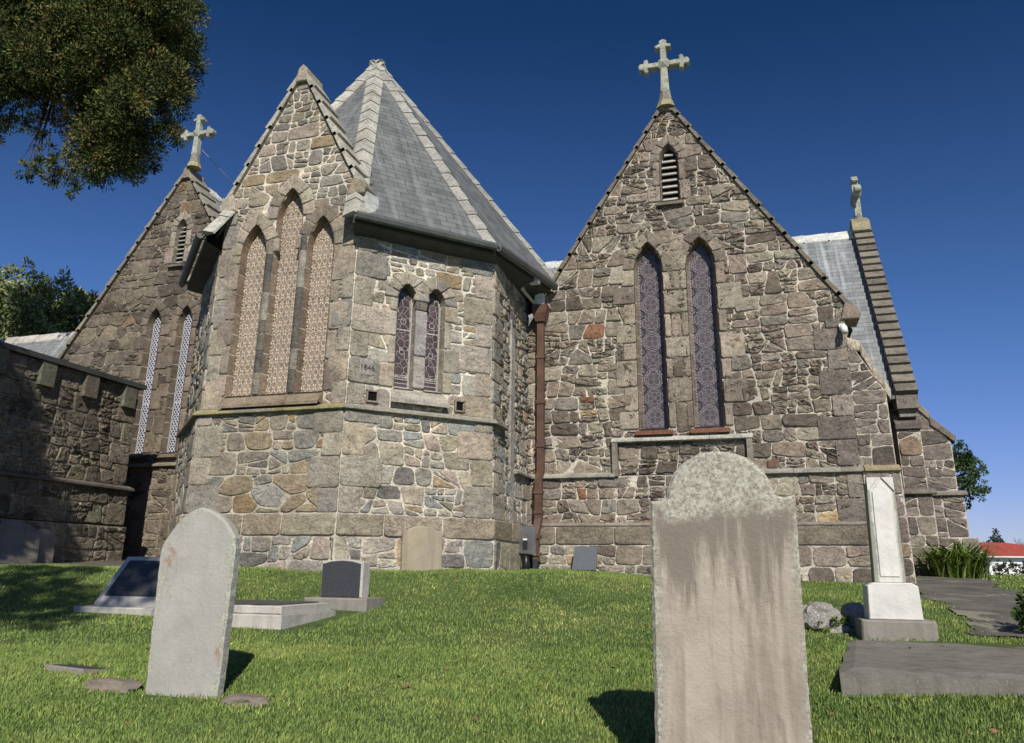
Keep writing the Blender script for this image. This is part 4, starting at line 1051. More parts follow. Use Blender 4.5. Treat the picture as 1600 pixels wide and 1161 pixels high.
# ---- left annex wall running towards the viewer
NX, NY = -10.4, 11.12
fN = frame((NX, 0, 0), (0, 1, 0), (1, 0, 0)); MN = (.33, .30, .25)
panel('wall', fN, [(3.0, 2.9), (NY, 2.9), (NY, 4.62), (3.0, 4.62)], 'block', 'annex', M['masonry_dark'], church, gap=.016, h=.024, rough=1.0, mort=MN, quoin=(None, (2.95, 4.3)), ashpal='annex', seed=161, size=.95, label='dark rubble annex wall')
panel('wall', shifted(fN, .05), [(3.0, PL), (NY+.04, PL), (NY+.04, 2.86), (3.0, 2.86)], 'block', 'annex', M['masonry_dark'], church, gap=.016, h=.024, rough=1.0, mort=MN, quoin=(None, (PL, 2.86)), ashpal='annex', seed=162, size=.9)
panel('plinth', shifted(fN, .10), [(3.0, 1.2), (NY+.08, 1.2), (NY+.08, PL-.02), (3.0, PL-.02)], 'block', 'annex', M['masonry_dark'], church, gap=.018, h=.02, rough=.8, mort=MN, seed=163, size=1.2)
mb = MB(); string_course(mb, fN, 3.0, NY+.1, 2.82, .15, .10, rnd=rndc, col=(.14, .125, .11)); mb.build('string_course', M['dressed'], church)
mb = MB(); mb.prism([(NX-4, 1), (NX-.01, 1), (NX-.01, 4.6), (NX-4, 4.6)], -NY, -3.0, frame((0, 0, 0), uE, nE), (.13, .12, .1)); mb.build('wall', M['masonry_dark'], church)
mb = MB(); mb.box((NX-4, 2.9, 4.62), (NX+.13, NY+.06, 4.70), (.2, .2, .2)); mb.build('roof_edge', M['soffit'], church)
mb = MB(); i = 0
for yc_ in np.arange(10.86, 3, -.86):
    mb = MB(); mb.box((yc_-.13, -.05, 4.24), (yc_+.13, .11, 4.618), (.16, .16, .12) if i % 3 != 1 else pick('annex', rndc, .1), fN); mb.build('corbel', M['dressed'], church); i += 1
# hall roof behind the annex
mb = MB(); quadroof(mb, [(-30, 15.6, 3.2), (-14.2, 15.6, 3.2), (-14.2, 18.6, 8.62), (-30, 18.6, 8.62)]); rb = mb.build('roof', M['slate2'], church)
mb = MB(); k = Vector((0, -1, -1.8)).normalized(); k2 = Vector((0, 1, -1.8)).normalized(); ridge_tiles(mb, (-30, 18.6, 8.62), (-14.2, 18.6, 8.62), .24, (.5, .47, .43), rndc, .8, (k, k2, Vector((0, 0, 1)))); mb.build('ridge_tile', M['dressed'], rb)

# ---- rainwater goods beside the apse
PX_ = -3.14; py = GY-.13
mb = MB()
hz = [(.075, 5.52), (.085, 5.56), (.12, 5.66), (.125, 5.76), (.13, 5.80)]
vs = [(PX_+sx*r, py-.02+sy*r*.8, z) for r, z in hz for sx, sy in ((-1, -1), (1, -1), (1, 1), (-1, 1))]
mb.add(vs, [(i*4+j, i*4+(j+1) % 4, i*4+4+(j+1) % 4, i*4+4+j) for i in range(4) for j in range(4)]+[(16, 17, 18, 19), (3, 2, 1, 0)], (.2, .1, .05)); dp = mb.build('rain_hopper', M['pipe'], church)
mb = MB(); x, y0 = PX_, py
def sq(mb, pts, w, dpt, col=(.2, .1, .05)):
    vs = [(p[0]+a*w, p[1]+b*dpt, p[2]) for p in pts for a, b in ((-1, -1), (1, -1), (1, 1), (-1, 1))]; n = len(pts)
    mb.add(vs, [(i*4+j, i*4+(j+1) % 4, i*4+4+(j+1) % 4, i*4+4+j) for i in range(n-1) for j in range(4)]+[(3, 2, 1, 0), tuple(4*(n-1)+i for i in range(4))], col)
sq(mb, [(x, y0, 5.56), (x, y0, 3.08), (x, y0-.12, 2.98), (x, y0-.12, 2.35), (x-.03, y0-.2, 2.12), (x-.03, y0-.2, 1.72)], .055, .045)
dpp = mb.build('downpipe', M['pipe'], church, 'brown painted cast iron downpipe')
mb = MB()
for z in (4.9, 4.15, 3.45): sq(mb, [(x, y0, z), (x, y0, z+.06)], .068, .058)
for z in (2.72, 2.42): sq(mb, [(x, y0-.12, z), (x, y0-.12, z+.05)], .07, .06)
for z in (2.05, 1.80): sq(mb, [(x-.03, y0-.2, z), (x-.03, y0-.2, z+.045)], .085, .065)
mb.build('pipe_collar', M['pipe'], dpp)
mb = MB(); sq(mb, [(x-.03, y0-.2, 1.75), (x-.05, y0-.24, 1.58)], .05, .045); mb.build('pipe_shoe', M['black'], dpp)
mb = MB(); sq(mb, [(-3.33, GY-.75, 6.02), (-3.30, GY-.6, 5.92), (PX_-.06, py-.03, 5.80)], .03, .03); mb.box((-3.36, GY-.72, 6.0), (-3.02, GY-.62, 6.09)); mb.box((PX_-.085, py-.09, 5.80), (PX_+.06, py+.03, 6.0))
mb.build('rainwater_outlet', M['whitemetal'], church, 'white painted gutter outlet')
mb = MB()   # valley between spire and G
mb.add([(CX+.2, GY+.1, 6.1), (GX0+1.2, GY-.02, 6.3), (GX0+1.2, GY+1.5, 6.9), (CX-.3, GY+1.5, 6.6)], [(0, 1, 2, 3)], (.5, .5, .5)); mb.build('valley_gutter', M['whitemetal'], church)
# security lamp on G
mb = MB(); mb.box((1.40, -.02, 5.06), (1.48, .10, 5.14), (.5, .5, .5), fG); sl_ = mb.build('security_lamp', M['whitemetal'], church, 'small white security lamp on the corner of the right gable')
mb = MB(); mb.tube([fG(1.44, .10, 5.10), fG(1.45, .17, 5.05), fG(1.46, .22, 4.97)], [.03, .055, .045], 10); mb.build('lamp_head', M['whitemetal'], sl_)
# ================================================================== GRAVES
def mat_stonework(name, base, dark, lichen, lth=(.5, .62), streak=(.3, .3, .3), streak_amt=.5, rust=None, top=None, band=None, scale=1.0):
    """weathered grave stone: base colour, vertical run-off staining, speckled lichen (more towards the top when top=z0,z1)"""
    m, nt, p = newmat(name); co = objco(nt); vs = objco(nt, (9, 9, .9))
    c = ramp(nt, noise(nt, 4*scale, 6, .6, co), [(.3, tuple(v*.82 for v in base)), (.7, tuple(min(.9, v*1.12) for v in base))])
    c = mix(nt, 'MIX', ramp(nt, noise(nt, 1.2, 4, .6, vs, .3), [(.48, (0, 0, 0)), (.66, (streak_amt,)*3)]), c, streak)
    c = mix(nt, 'MIX', ramp(nt, noise(nt, 2.6*scale, 6, .7, co, .5), [(.56, (0, 0, 0)), (.72, (.6,)*3)]), c, dark)
    if rust: c = mix(nt, 'MIX', ramp(nt, noise(nt, 3.2, 7, .75, objco(nt, (1.6, 1.6, .7)), .6), [(.57, (0, 0, 0)), (.64, (.7,)*3)]), c, rust)
    ln = noise(nt, 75*scale, 5, .85, co)
    lf = ramp(nt, ln, [(lth[0], (0, 0, 0)), (lth[1], (1, 1, 1))])
    if top:
        sx = nt.nodes.new('ShaderNodeSeparateXYZ'); tc = nt.nodes.new('ShaderNodeTexCoord'); nt.links.new(tc.outputs['Object'], sx.inputs[0])
        ab = N(nt, 'ShaderNodeMath', operation='ABSOLUTE'); nt.links.new(sx.outputs[0], ab.inputs[0])
        ma = N(nt, 'ShaderNodeMapRange'); ma.inputs[1].default_value = top[0]; ma.inputs[2].default_value = top[1]; nt.links.new(sx.outputs[2], ma.inputs[0])
        mb_ = N(nt, 'ShaderNodeMapRange'); mb_.inputs[1].default_value = top[2]; mb_.inputs[2].default_value = top[3]; nt.links.new(ab.outputs[0], mb_.inputs[0])
        mx = N(nt, 'ShaderNodeMath', operation='MAXIMUM'); nt.links.new(ma.outputs[0], mx.inputs[0]); nt.links.new(mb_.outputs[0], mx.inputs[1])
        nn = N(nt, 'ShaderNodeMath', operation='MULTIPLY_ADD'); nt.links.new(noise(nt, 7, 6, .75, co), nn.inputs[0]); nn.inputs[1].default_value = 2.2; nn.inputs[2].default_value = -1.1
        ad = N(nt, 'ShaderNodeMath', operation='ADD'); ad.use_clamp = True; nt.links.new(mx.outputs[0], ad.inputs[0]); nt.links.new(nn.outputs[0], ad.inputs[1])
        pw = ramp(nt, ad.outputs[0], [(.35, (0, 0, 0)), (.75, (1, 1, 1))])
        if band:
            bm_ = N(nt, 'ShaderNodeMapRange'); bm_.inputs[1].default_value = band[0]; bm_.inputs[2].default_value = band[1]; nt.links.new(sx.outputs[2], bm_.inputs[0])
            n4 = N(nt, 'ShaderNodeMath', operation='MULTIPLY_ADD'); nt.links.new(noise(nt, 1.6, 5, .7, vs), n4.inputs[0]); n4.inputs[1].default_value = 3.6; n4.inputs[2].default_value = -1.8
            a4 = N(nt, 'ShaderNodeMath', operation='ADD'); a4.use_clamp = True; nt.links.new(bm_.outputs[0], a4.inputs[0]); nt.links.new(n4.outputs[0], a4.inputs[1])
            c = mix(nt, 'MIX', ramp(nt, a4.outputs[0], [(.3, (0, 0, 0)), (.8, (.92,)*3)]), c, dark)
        dk = mix(nt, 'MIX', pw, c, dark)
        c = dk; lf = mix(nt, 'MULTIPLY', 1, lf, pw)
    c = mix(nt, 'MIX', lf, c, lichen)
    nt.links.new(c, p.inputs['Base Color']); p.inputs['Roughness'].default_value = .88; p.inputs['Specular IOR Level'].default_value = .2
    b = bump(nt, ln, .55, .006); b = bump(nt, noise(nt, 8, 6, .7, co), .5, .02, b); nt.links.new(b, p.inputs['Normal']); return m
M['hs_big'] = mat_stonework('lichened_sandstone', (.43, .37, .30), (.215, .18, .145), (.52, .51, .42), (.40, .58), (.29, .24, .19), .85, None, (.98, 1.17, .225, .31), (.60, 1.0))
M['hs_left'] = mat_stonework('stained_marble', (.40, .385, .345), (.28, .265, .22), (.50, .50, .41), (.43, .56), (.37, .35, .31), .7, (.30, .15, .075), (.80, 1.05, .17, .27))
M['marble'] = mat_stonework('weathered_marble', (.70, .68, .63), (.42, .42, .35), (.50, .49, .38), (.62, .72), (.55, .54, .48), .5, None, None)
M['marble_edge'] = mat_stonework('greened_marble', (.62, .60, .54), (.30, .30, .24), (.36, .36, .28), (.5, .62), (.45, .44, .38), .6, None, (2.0, 3.0, .065, .10))
M['concrete'] = mat_stonework('old_concrete', (.27, .25, .215), (.13, .12, .10), (.40, .38, .32), (.6, .7), (.18, .165, .14), .5)
M['concrete_dark'] = mat_stonework('dark_weathered_stone', (.205, .19, .16), (.07, .065, .055), (.36, .34, .28), (.57, .68), (.10, .095, .08), .5)
M['pale_concrete'] = mat_stonework('pale_concrete', (.50, .47, .415), (.30, .28, .24), (.24, .23, .2), (.56, .68), (.38, .36, .315), .6)
M['sandslab'] = mat_stonework('yellowed_sandstone', (.36, .31, .22), (.21, .165, .13), (.42, .40, .27), (.55, .65), (.25, .2, .17), .6)
M['fieldrock'] = mat_stonework('field_rock', (.24, .225, .2), (.12, .11, .095), (.55, .54, .49), (.52, .6), (.2, .19, .17), .3)

def slab_mesh(outline, thick, bev=.012, seg_noise=.0, seed=0):
    """upright slab standing on z=0, face towards -y"""
    mb = MB(); r = random.Random(seed); o = [(x+r.uniform(-seg_noise, seg_noise), z+r.uniform(-seg_noise, seg_noise)) for x, z in outline]
    n = len(o); ins = inset_poly(o, bev); rings = [(ins, thick/2), (o, thick/2-bev), (o, -thick/2+bev), (ins, -thick/2)]
    vs = [(x, y, z) for rr, y in rings for x, z in rr]
    fs = [(k*n+i, k*n+(i+1) % n, (k+1)*n+(i+1) % n, (k+1)*n+i) for k in range(3) for i in range(n)]+[tuple(3*n+i for i in range(n)), tuple(reversed(range(n)))]
    mb.add(vs, fs, (.4, .4, .4)); return mb
def subdiv(pts, step=.02):
    out = []
    for i in range(len(pts)):
        a, b = pts[i], pts[(i+1) % len(pts)]; n = max(1, int(math.hypot(b[0]-a[0], b[1]-a[1])/step))
        out += [(a[0]+(b[0]-a[0])*k/n, a[1]+(b[1]-a[1])*k/n) for k in range(n)]
    return out
def place(o, x, y, z, rz=0, rx=0, ry=0): o.location = (x, y, z); o.rotation_euler = (R(rx), R(ry), R(rz)); return o

# big round-topped headstone
pts = [(-.30, 0), (.278, 0), (.293, 1.16)]+[(.245, 1.15), (.215, 1.165)]
for i in range(15):
    t = math.pi*(.04+.92*i/14); pts.append((-.005+.212*math.cos(t), 1.165+.18*math.sin(t)))
pts += [(-.222, 1.155), (-.25, 1.14), (-.295, 1.14)]
bg = slab_mesh(subdiv(pts, .03), .12, .014, .002, 3).build('headstone', M['hs_big']); place(bg, -.134, 3.44, .745, 0, -.5, .3)
tag(bg, 'large sandstone headstone with rounded lichen covered top and square shoulders, biggest of the graves', 'headstone')
mb = MB(); mb.prism([(-.42, -.1), (.42, -.1), (.42, .10), (-.42, .10)], -.18, .18, frame((0, 0, 0), uE, nE), (.3, .3, .3), .015)
pb = mb.build('plinth', M['concrete'], bg); pb.location = (0, 0, 0)
# left gothic headstone
pts = [(-.236, -.25), (.236, -.25), (.262, .72)]
P0 = [(.262, .76), (.25, .82), (.22, .87), (.165, .925), (.10, .965), (.05, .985), (0, .995), (-.05, .985), (-.10, .962), (-.165, .91), (-.22, .845), (-.252, .79), (-.262, .74)]
lf = slab_mesh(subdiv(pts+P0, .03), .08, .014, .0025, 5).build('headstone', M['hs_left']); place(lf, -3.04, 3.90, .93, 3, -1.5, -1.2)
lf.scale = (.93, 1, 1); tag(lf, 'tall grey marble headstone with pointed rounded top and rusty stains, standing at the lower left', 'headstone')
# dark granite headstone on its base
t = thing('headstone', 'small dark granite headstone on a low concrete base in front of the apse', 'headstone', (-3.89, 7.2, 1.20))
mb = slab_mesh([(-.225, 0), (.225, 0), (.225, .33), (.12, .352), (0, .36), (-.12, .352), (-.225, .33)], .15, .008); o = mb.build('tablet_body', M['pale_concrete'], t); o.location = (0, 0, .12)
mb = slab_mesh([(-.212, .01), (.200, .01), (.200, .315), (.11, .337), (0, .345), (-.12, .337), (-.212, .315)], .02, .003); fc = mb.build('granite_face', M['granite'], t); fc.location = (0, -.078, .12)
mb = MB(); mb.prism([(-.33, -.1), (.34, -.1), (.34, .12), (-.33, .12)], -.2, .2, frame((0, 0, 0), uE, nE), (.3, .3, .3), .012); mb.build('base', M['concrete'], t)
# low ledger tomb
t = thing('ledger_tomb', 'low white stepped ledger tomb with a dark top, right of the pointed headstone', 'tomb', (-4.17, 6.2, 1.02))
def steps(t, dims, mat):
    for nm, (a, b, c, d, z0, z1), m_ in dims:
        mb = MB(); wr = random.Random(nm); o_l = [(x_+wr.uniform(-.003, .003), z_+wr.uniform(-.003, .003)) for x_, z_ in subdiv([(a, z0), (b, z0), (b, z1), (a, z1)], .09)]; mb.prism(o_l, -d, -c, frame((0, 0, 0), uE, nE), (.4, .4, .4), .009); mb.build(nm, m_, t)
steps(t, [('foot_slab', (-.55, .58, -.36, .30, -.1, .085), M['pale_concrete']), ('lower_step', (-.5, .46, -.36, .52, .085, .205), M['pale_concrete']), ('upper_step', (-.47, .43, -.32, .48, .205, .27), M['pale_concrete']), ('granite_slab', (-.40, .34, -.25, .42, .27, .283), M['granite'])], None)
# sloped tablet tomb
t = thing('tablet_tomb', 'sloped dark tablet in a wide concrete surround, half in tree shade behind the pointed headstone', 'tomb', (-5.42, 6.42, 1.18))
mb = MB()
vs = [(-.52, -.22, .08), (.52, -.22, .08), (.52, .12, .50), (-.52, .12, .50), (-.52, -.22, 0), (.52, -.22, 0), (.52, .30, 0), (-.52, .30, 0)]
mb.add(vs, [(0, 1, 2, 3), (4, 5, 1, 0), (5, 6, 2, 1), (6, 7, 3, 2), (7, 4, 0, 3)], (.4, .4, .4)); mb.build('surround', M['pale_concrete'], t)
mb = MB(); n_ = Vector((0, -.42, .34)).normalized()*.012
q = [Vector((x_, y__, .08+(y__+.22)*.42/.34)) for x_, y__ in ((-.45, -.17), (.45, -.17), (.45, .085), (-.45, .085))]
mb.add([p+n_ for p in q]+[p-n_*.5 for p in q], [(0, 1, 2, 3), (4, 5, 1, 0), (5, 6, 2, 1), (6, 7, 3, 2), (7, 4, 0, 3)], (.1, .1, .1)); mb.build('tablet', M['granite'], t)
mb = MB(); mb.prism([(-.60, -.12), (.60, -.12), (.60, .055), (-.60, .055)], -.40, .38, frame((0, 0, 0), uE, nE), (.4, .4, .4), .012); mb.build('base', M['pale_concrete'], t)
# flush plaque in the grass
t = thing('grave_plaque', 'small flat plaque set flush in the lawn, lower left', 'plaque', (-4.02, 4.16, gzf(-4.02, 4.16)-.006), (R(-7), 0, R(-14)))
mb = MB(); mb.prism([(-.2, -.05), (.2, -.05), (.2, .02), (-.2, .02)], -.11, .11, frame((0, 0, 0), uE, nE), (.3, .3, .3), .006); mb.build('surround', M['concrete'], t)
mb = MB(); mb.box((-.16, -.075, .018), (.16, .075, .026), (.1, .1, .1)); mb.build('tablet', M['granite'], t)
# orange lichened kerb stones by the lower edge
for i, (x, y, s_, lb) in enumerate(((-3.52, 3.93, .16, 'flat grey kerb stone with orange lichen beside the pointed headstone'), (-3.42, 3.62, .12, 'small lichened kerb stone at the foot of the pointed headstone'))):
    pass
def boulder(name, x, y, z, sx, sy, sz, seed, mat, n=3):
    import bmesh
    bm = bmesh.new(); bmesh.ops.create_icosphere(bm, subdivisions=n, radius=1)
    for v in bm.verts:
        p = v.co.copy(); k = 1+.35*mnoise.noise(p*1.1+Vector((seed, 0, 0)))+.16*mnoise.noise(p*2.7+Vector((0, seed, 0)))+.06*mnoise.noise(p*7)
        q_ = Vector([math.copysign(abs(c)**.75, c) for c in p]); v.co = Vector((q_.x*sx*k, q_.y*sy*k, q_.z*sz*k))
    me = bpy.data.meshes.new(name); bm.to_mesh(me); bm.free(); me.materials.append(mat)
    o = bpy.data.objects.new(name, me); C.objects.link(o); o.location = (x, y, z); return o
M['orange_rock'] = mat_stonework('orange_lichened_rock', (.2, .18, .15), (.1, .09, .08), (.45, .2, .05), (.56, .62), (.14, .13, .11), .4)
for x, y, a, b, c, sd_, lb in ((-3.50, 3.86, .17, .09, .045, 1, 'low grey kerb rock with orange lichen left of the pointed headstone'), (-2.62, 3.86, .14, .07, .03, 9, 'low flat kerb rock just right of the pointed headstone foot')):
    o = boulder('kerb_rock', x, y, gzf(x, y)+.01, a, b, c, sd_, M['orange_rock']); tag(o, lb, 'rock', 'kerb rocks by the pointed headstone')
# low rock edging on the right
for x, y, z, a, b, c, sd_, lb in ((.47, 7.36, 1.25, .15, .13, .12, 2, 'pale lichened boulder in the bank, right of the big headstone'), (.76, 7.5, 1.22, .12, .12, .14, 4, 'upright lichened boulder beside the white obelisk'), (.60, 7.3, 1.13, .12, .08, .07, 6, 'small low boulder at the foot of the bank between two larger ones'), (.34, 7.5, 1.26, .10, .09, .07, 11, 'leftmost small boulder, just right of the big headstone edge')):
    o = boulder('edging_rock', x, y, z, a, b, c, sd_, M['fieldrock']); tag(o, lb, 'rock', 'rocks edging the bank')
# obelisk monument
t = thing('obelisk_monument', 'white marble tapered grave pillar with a pointed carved head on a stepped block base', 'monument', (.985, 6.98, 1.02), (0, 0, R(0)))
mb = MB(); mb.prism([(-.275, -.05), (.26, -.05), (.25, .245), (-.262, .245)], -.25, .23, frame((0, 0, 0), uE, nE), (.3, .3, .3), .012); mb.build('plinth', M['concrete'], t)
mb = MB(); mb.prism([(-.195, .246), (.18, .246), (.172, .49), (.13, .515), (-.145, .515), (-.185, .49)], -.17, .15, frame((0, 0, 0), uE, nE), (.7, .7, .7), .006); mb.build('marble_block', M['marble'], t)
fo = frame((0, 0, 0), uE, nE)
mb = MB(); mb.prism([(-.120, .516), (.105, .516), (.103, 1.285), (.03, 1.325), (-.03, 1.325), (-.100, 1.285)], -.09, .07, fo, (.7, .7, .7), .004); pil = mb.build('pillar', M['marble_edge'], t)
mb = MB(); mb.prism([(-.075, .56), (.063, .56), (.068, 1.21), (.0, 1.30), (-.066, 1.21)], .069, .080, fo, (.7, .7, .7), .004); mb.build('inscription_panel', M['marble'], pil)
mb = MB()
for s_ in (-1, 1):
    P_ = [(s_*.098, 1.215), (s_*.098, 1.325), (s_*.012, 1.325)]; mb.prism(P_ if s_ > 0 else P_[::-1], .068, .084, fo, (.7, .7, .7), .002)
mb.build('spandrel', M['marble'], pil)
# stone cover slab in front of the pillar
mb = MB(); r = random.Random(2); n = 26; m_ = 18; vs = []; 
for j in range(m_+1):
    for i in range(n+1):
        x = .36+i/n*1.9+(.24*(j/m_) if i == 0 else .24*(j/m_)*(1-i/n)); y = 4.62+j/m_*2.05+i/n*.0; e_ = min(1, 6*min(i/n, 1-i/n, j/m_+.02, 1))
        vs.append((x+(r.uniform(-.004, .004) if i == 0 else 0), y+(r.uniform(-.005, .005) if j == 0 else 0), 1.125+.012*mnoise.noise(Vector((x*3, y*3, 0)))-(.02 if j == 0 or i == 0 else 0)))
fs = [(j*(n+1)+i, j*(n+1)+i+1, (j+1)*(n+1)+i+1, (j+1)*(n+1)+i) for j in range(m_) for i in range(n)]
b0 = len(vs); rim = [i for i in range(n+1)]+[j*(n+1)+n for j in range(1, m_+1)]+[m_*(n+1)+i for i in range(n-1, -1, -1)]+[j*(n+1) for j in range(m_-1, 0, -1)]
for k_ in rim: vs.append((vs[k_][0]+r.uniform(-.006, .01), vs[k_][1]+r.uniform(-.01, .01), .80))
for i in range(len(rim)): j = (i+1) % len(rim); fs.append((rim[i], b0+i, b0+j, rim[j]))
mb.add(vs, fs, (.3, .3, .3)); o = mb.build('grave_slab', M['concrete_dark']); tag(o, 'broad dark weathered stone slab lying in front of the white pillar, lower right', 'grave slab')
# sandstone slab standing against the apse
ctr = fM(1.06, .17, 0); ms = slab_mesh(subdiv([(-.27, 0), (.27, 0), (.265, .50), (.19, .51), (.13, .55), (-.0, .56), (-.13, .55), (-.19, .51), (-.265, .50)], .05), .07, .012, .003, 8)
o = ms.build('leaning_slab', M['sandslab']); place(o, ctr[0], ctr[1], 1.55, 45, -3); tag(o, 'yellowed old headstone standing against the foot of the apse wall', 'headstone')
o = slab_mesh([(-.18, 0), (.18, 0), (.19, .35), (-.15, .35)], .03, .004).build('leaning_plaque', M['slateplaque']); place(o, -2.42, 11.60, 1.60, 0, -16); tag(o, 'small blue grey slate plaque leaning on the wall right of the brown downpipe', 'plaque')
# two headstones leaning on the annex wall
ms = slab_mesh(subdiv([(-.3, 0), (.3, 0), (.3, .55)]+[(.3*math.cos(t_), .62+.22*math.sin(t_)) for t_ in [math.pi*i/8 for i in range(9)]]+[(-.3, .55)], .08), .08, .012, .003, 4)
o = ms.build('leaning_headstone', M['concrete_dark']); place(o, -9.72, 8.62, 1.50, 70, -34, 14); tag(o, 'broad grey headstone leaning back on the dark annex wall in the shade', 'headstone', 'headstones leaning on the annex wall')
ms = slab_mesh(subdiv([(-.17, 0), (.17, 0), (.18, .5)]+[(.18*math.cos(t_), .5+.12*math.sin(t_)) for t_ in [math.pi*i/8 for i in range(1, 8)]]+[(-.18, .5)], .06), .06, .01, .002, 6)
o = ms.build('leaning_headstone', M['concrete']); place(o, -9.98, 9.3, 1.50, 80, -14, 6); tag(o, 'narrow pale headstone with curved top, the right one leaning on the annex wall', 'headstone', 'headstones leaning on the annex wall')
# electricity box on its post
t = thing('meter_box', 'shiny grey electricity box on a black post in the corner beside the downpipe', 'meter box', (-3.20, 11.30, 1.58))
M['steel'] = mat_plain('galvanised_sheet', (.42, .42, .42), .28, 4, .35, .9)
mb = MB(); mb.prism([(-.12, .25), (.12, .22), (.13, .63), (-.13, .65)], -.06, .07, fo, (.3, .3, .3), .012); mb.build('cabinet', M['steel'], t)
mb = MB(); mb.box((-.04, -.078, .30), (.03, -.069, .44), (.02, .02, .02)); mb.build('meter_window', M['black'], t)
mb = MB(); mb.box((-.035, -.082, .43), (.025, -.069, .455), (.02, .02, .02)); mb.build('label_plate', M['whitemetal'], t)
mb = MB(); mb.tube([(-.01, 0, -.1), (-.01, 0, .27)], .045, 14); mb.build('post', M['plastic'], t)
mb = MB(); mb.tube([(-.09, 0, -.1), (-.10, 0, .1), (-.12, 0, .25)], .012, 8); mb.build('cable', M['plastic'], t)
mb = MB(); mb.box((-.24, .02, .47), (-.10, .07, .67), (.2, .15, .1)); mb.build('junction_box', M['pipe'], t)

# ================================================================== GRASS (blades on the lawn the camera sees)
def blades(n, dmin, dmax, hmin, hmax, wd, seed):
    r = np.random.default_rng(seed); D = np.sqrt(r.uniform(dmin**2, dmax**2, n)); a = r.uniform(-.78, .74, n); s = D*a
    X = -math.sin(y_)*D+math.cos(y_)*s; Y = math.cos(y_)*D+math.sin(y_)*s
    keep = np.ones(n, bool)
    keep &= ~((Y > 8.55-.0) & (X > -7.2) & (X < -4.8)) & ~((X > -4.95) & (X < -3.2) & (Y > 8.60+(X+4.87)*1.0-.02+.0)) & ~((X >= -3.4) & (X < 2.15) & (Y > 11.83)) & ~((X >= 2.1) & (X < 3.85) & (Y > 16.0)) & ~((X < -7.0) & (Y > 7.8+(X+10.4)*.30))
    keep &= ~((X <= -7.1) & (Y > 8.55+(-7.02-X)-.05)) & ~((X < -10.2))
    # beyond the path edge
    for i in np.where(keep & (D > 6.2) & (s > 3.0))[0]:
        if inpath(X[i]+r.normal()*.07, Y[i]+r.normal()*.07): keep[i] = False
    keep &= ~((X > .36+.24*(Y-4.62)/2.05) & (X < 2.3) & (Y > 4.62) & (Y < 6.7)) & ~((abs(X+4.17) < .6) & (Y > 5.8) & (Y < 7.0)) & ~((abs(X+5.42) < .60) & (abs(Y-6.5) < .5)) & ~((abs(X+4.02) < .17) & (abs(Y-4.16) < .1))
    X, Y, D = X[keep], Y[keep], D[keep]; n = len(X); Z = gz(X, Y)
    clump = np.array([mnoise.noise(Vector((x*2.2, y*2.2, 5)))+.5*mnoise.noise(Vector((x*7, y*7, 1))) for x, y in zip(X, Y)])
    h = r.uniform(hmin, hmax, n)*(1+.6*clump); az = r.uniform(0, 2*np.pi, n); ln = r.uniform(.1, .75, n)*h; w = wd*r.uniform(.6, 1.3, n)*(1+D/14)
    dx, dy = np.cos(az), np.sin(az); px, py_ = -dy, dx
    V = np.empty((n, 4, 3)); V[:, 0] = np.stack([X-px*w, Y-py_*w, Z-.01], -1); V[:, 1] = np.stack([X+px*w, Y+py_*w, Z-.01], -1)
    V[:, 2] = np.stack([X+dx*ln*.35+px*w*.7, Y+dy*ln*.35+py_*w*.7, Z+h*.6], -1); V[:, 3] = np.stack([X+dx*ln, Y+dy*ln, Z+h], -1)
    F = np.arange(n*4).reshape(n, 4)[:, [0, 1, 2, 3]]
    k = r.uniform(.95, 1.75, n); toe = np.exp(-((D-7.95-.12*np.sin(X*2.1))/.16)**2)*(X > -2.6); dry = (r.random(n) < .05+.10*(clump > .3)+.4*toe*(clump > -.2)); col = np.stack([k*1.05, k, k*.9], -1); col[dry] = np.stack([k[dry]*2.1, k[dry]*1.45, k[dry]*1.6], -1)
    return V.reshape(-1, 3), F, np.repeat(col, 4, axis=0)
parts = [blades(190000, 2.6, 6.0, .012, .026, .0017, 1), blades(200000, 6.0, 12.4, .012, .027, .0021, 2), blades(50000, 12.0, 24, .02, .05, .005, 3)]
Vb = []; Fb = []; Cb = []; o_ = 0
for v, f, c in parts: Vb.append(v); Fb.append(f+o_); Cb.append(c); o_ += len(v)
gr = bigmesh('lawn_grass', np.concatenate(Vb), np.concatenate(Fb), M['blades'], np.concatenate(Cb)); gr['kind'] = 'stuff'; gr['label'] = 'short green lawn grass over the churchyard'; gr['category'] = 'grass'

r = np.random.default_rng(44); n = 260; D = r.uniform(3.2, 11, n); a = r.uniform(-.7, .7, n); Xl = -math.sin(y_)*D+math.cos(y_)*D*a; Yl = math.cos(y_)*D+math.sin(y_)*D*a; Zl = gz(Xl, Yl)+r.uniform(.012, .03, n)
az = r.uniform(0, 6.28, n); ls_ = r.uniform(.010, .022, n); tilt = r.uniform(-.5, .5, n); Vv = []
for i in range(n):
    c_, s_ = math.cos(az[i])*ls_[i], math.sin(az[i])*ls_[i]; t_z = tilt[i]*ls_[i]
    Vv += [(Xl[i]-c_, Yl[i]-s_, Zl[i]), (Xl[i]+s_*.5, Yl[i]-c_*.5, Zl[i]+t_z), (Xl[i]+c_, Yl[i]+s_, Zl[i]+.004), (Xl[i]-s_*.5, Yl[i]+c_*.5, Zl[i]-t_z)]
fl = bigmesh('fallen_leaves', Vv, np.arange(4*n).reshape(-1, 4), mat_plain('dead_leaf', (.22, .12, .06), .8, 9, .5)); tag(fl, 'small brown dead leaves scattered on the lawn', 'leaves', kind='stuff')
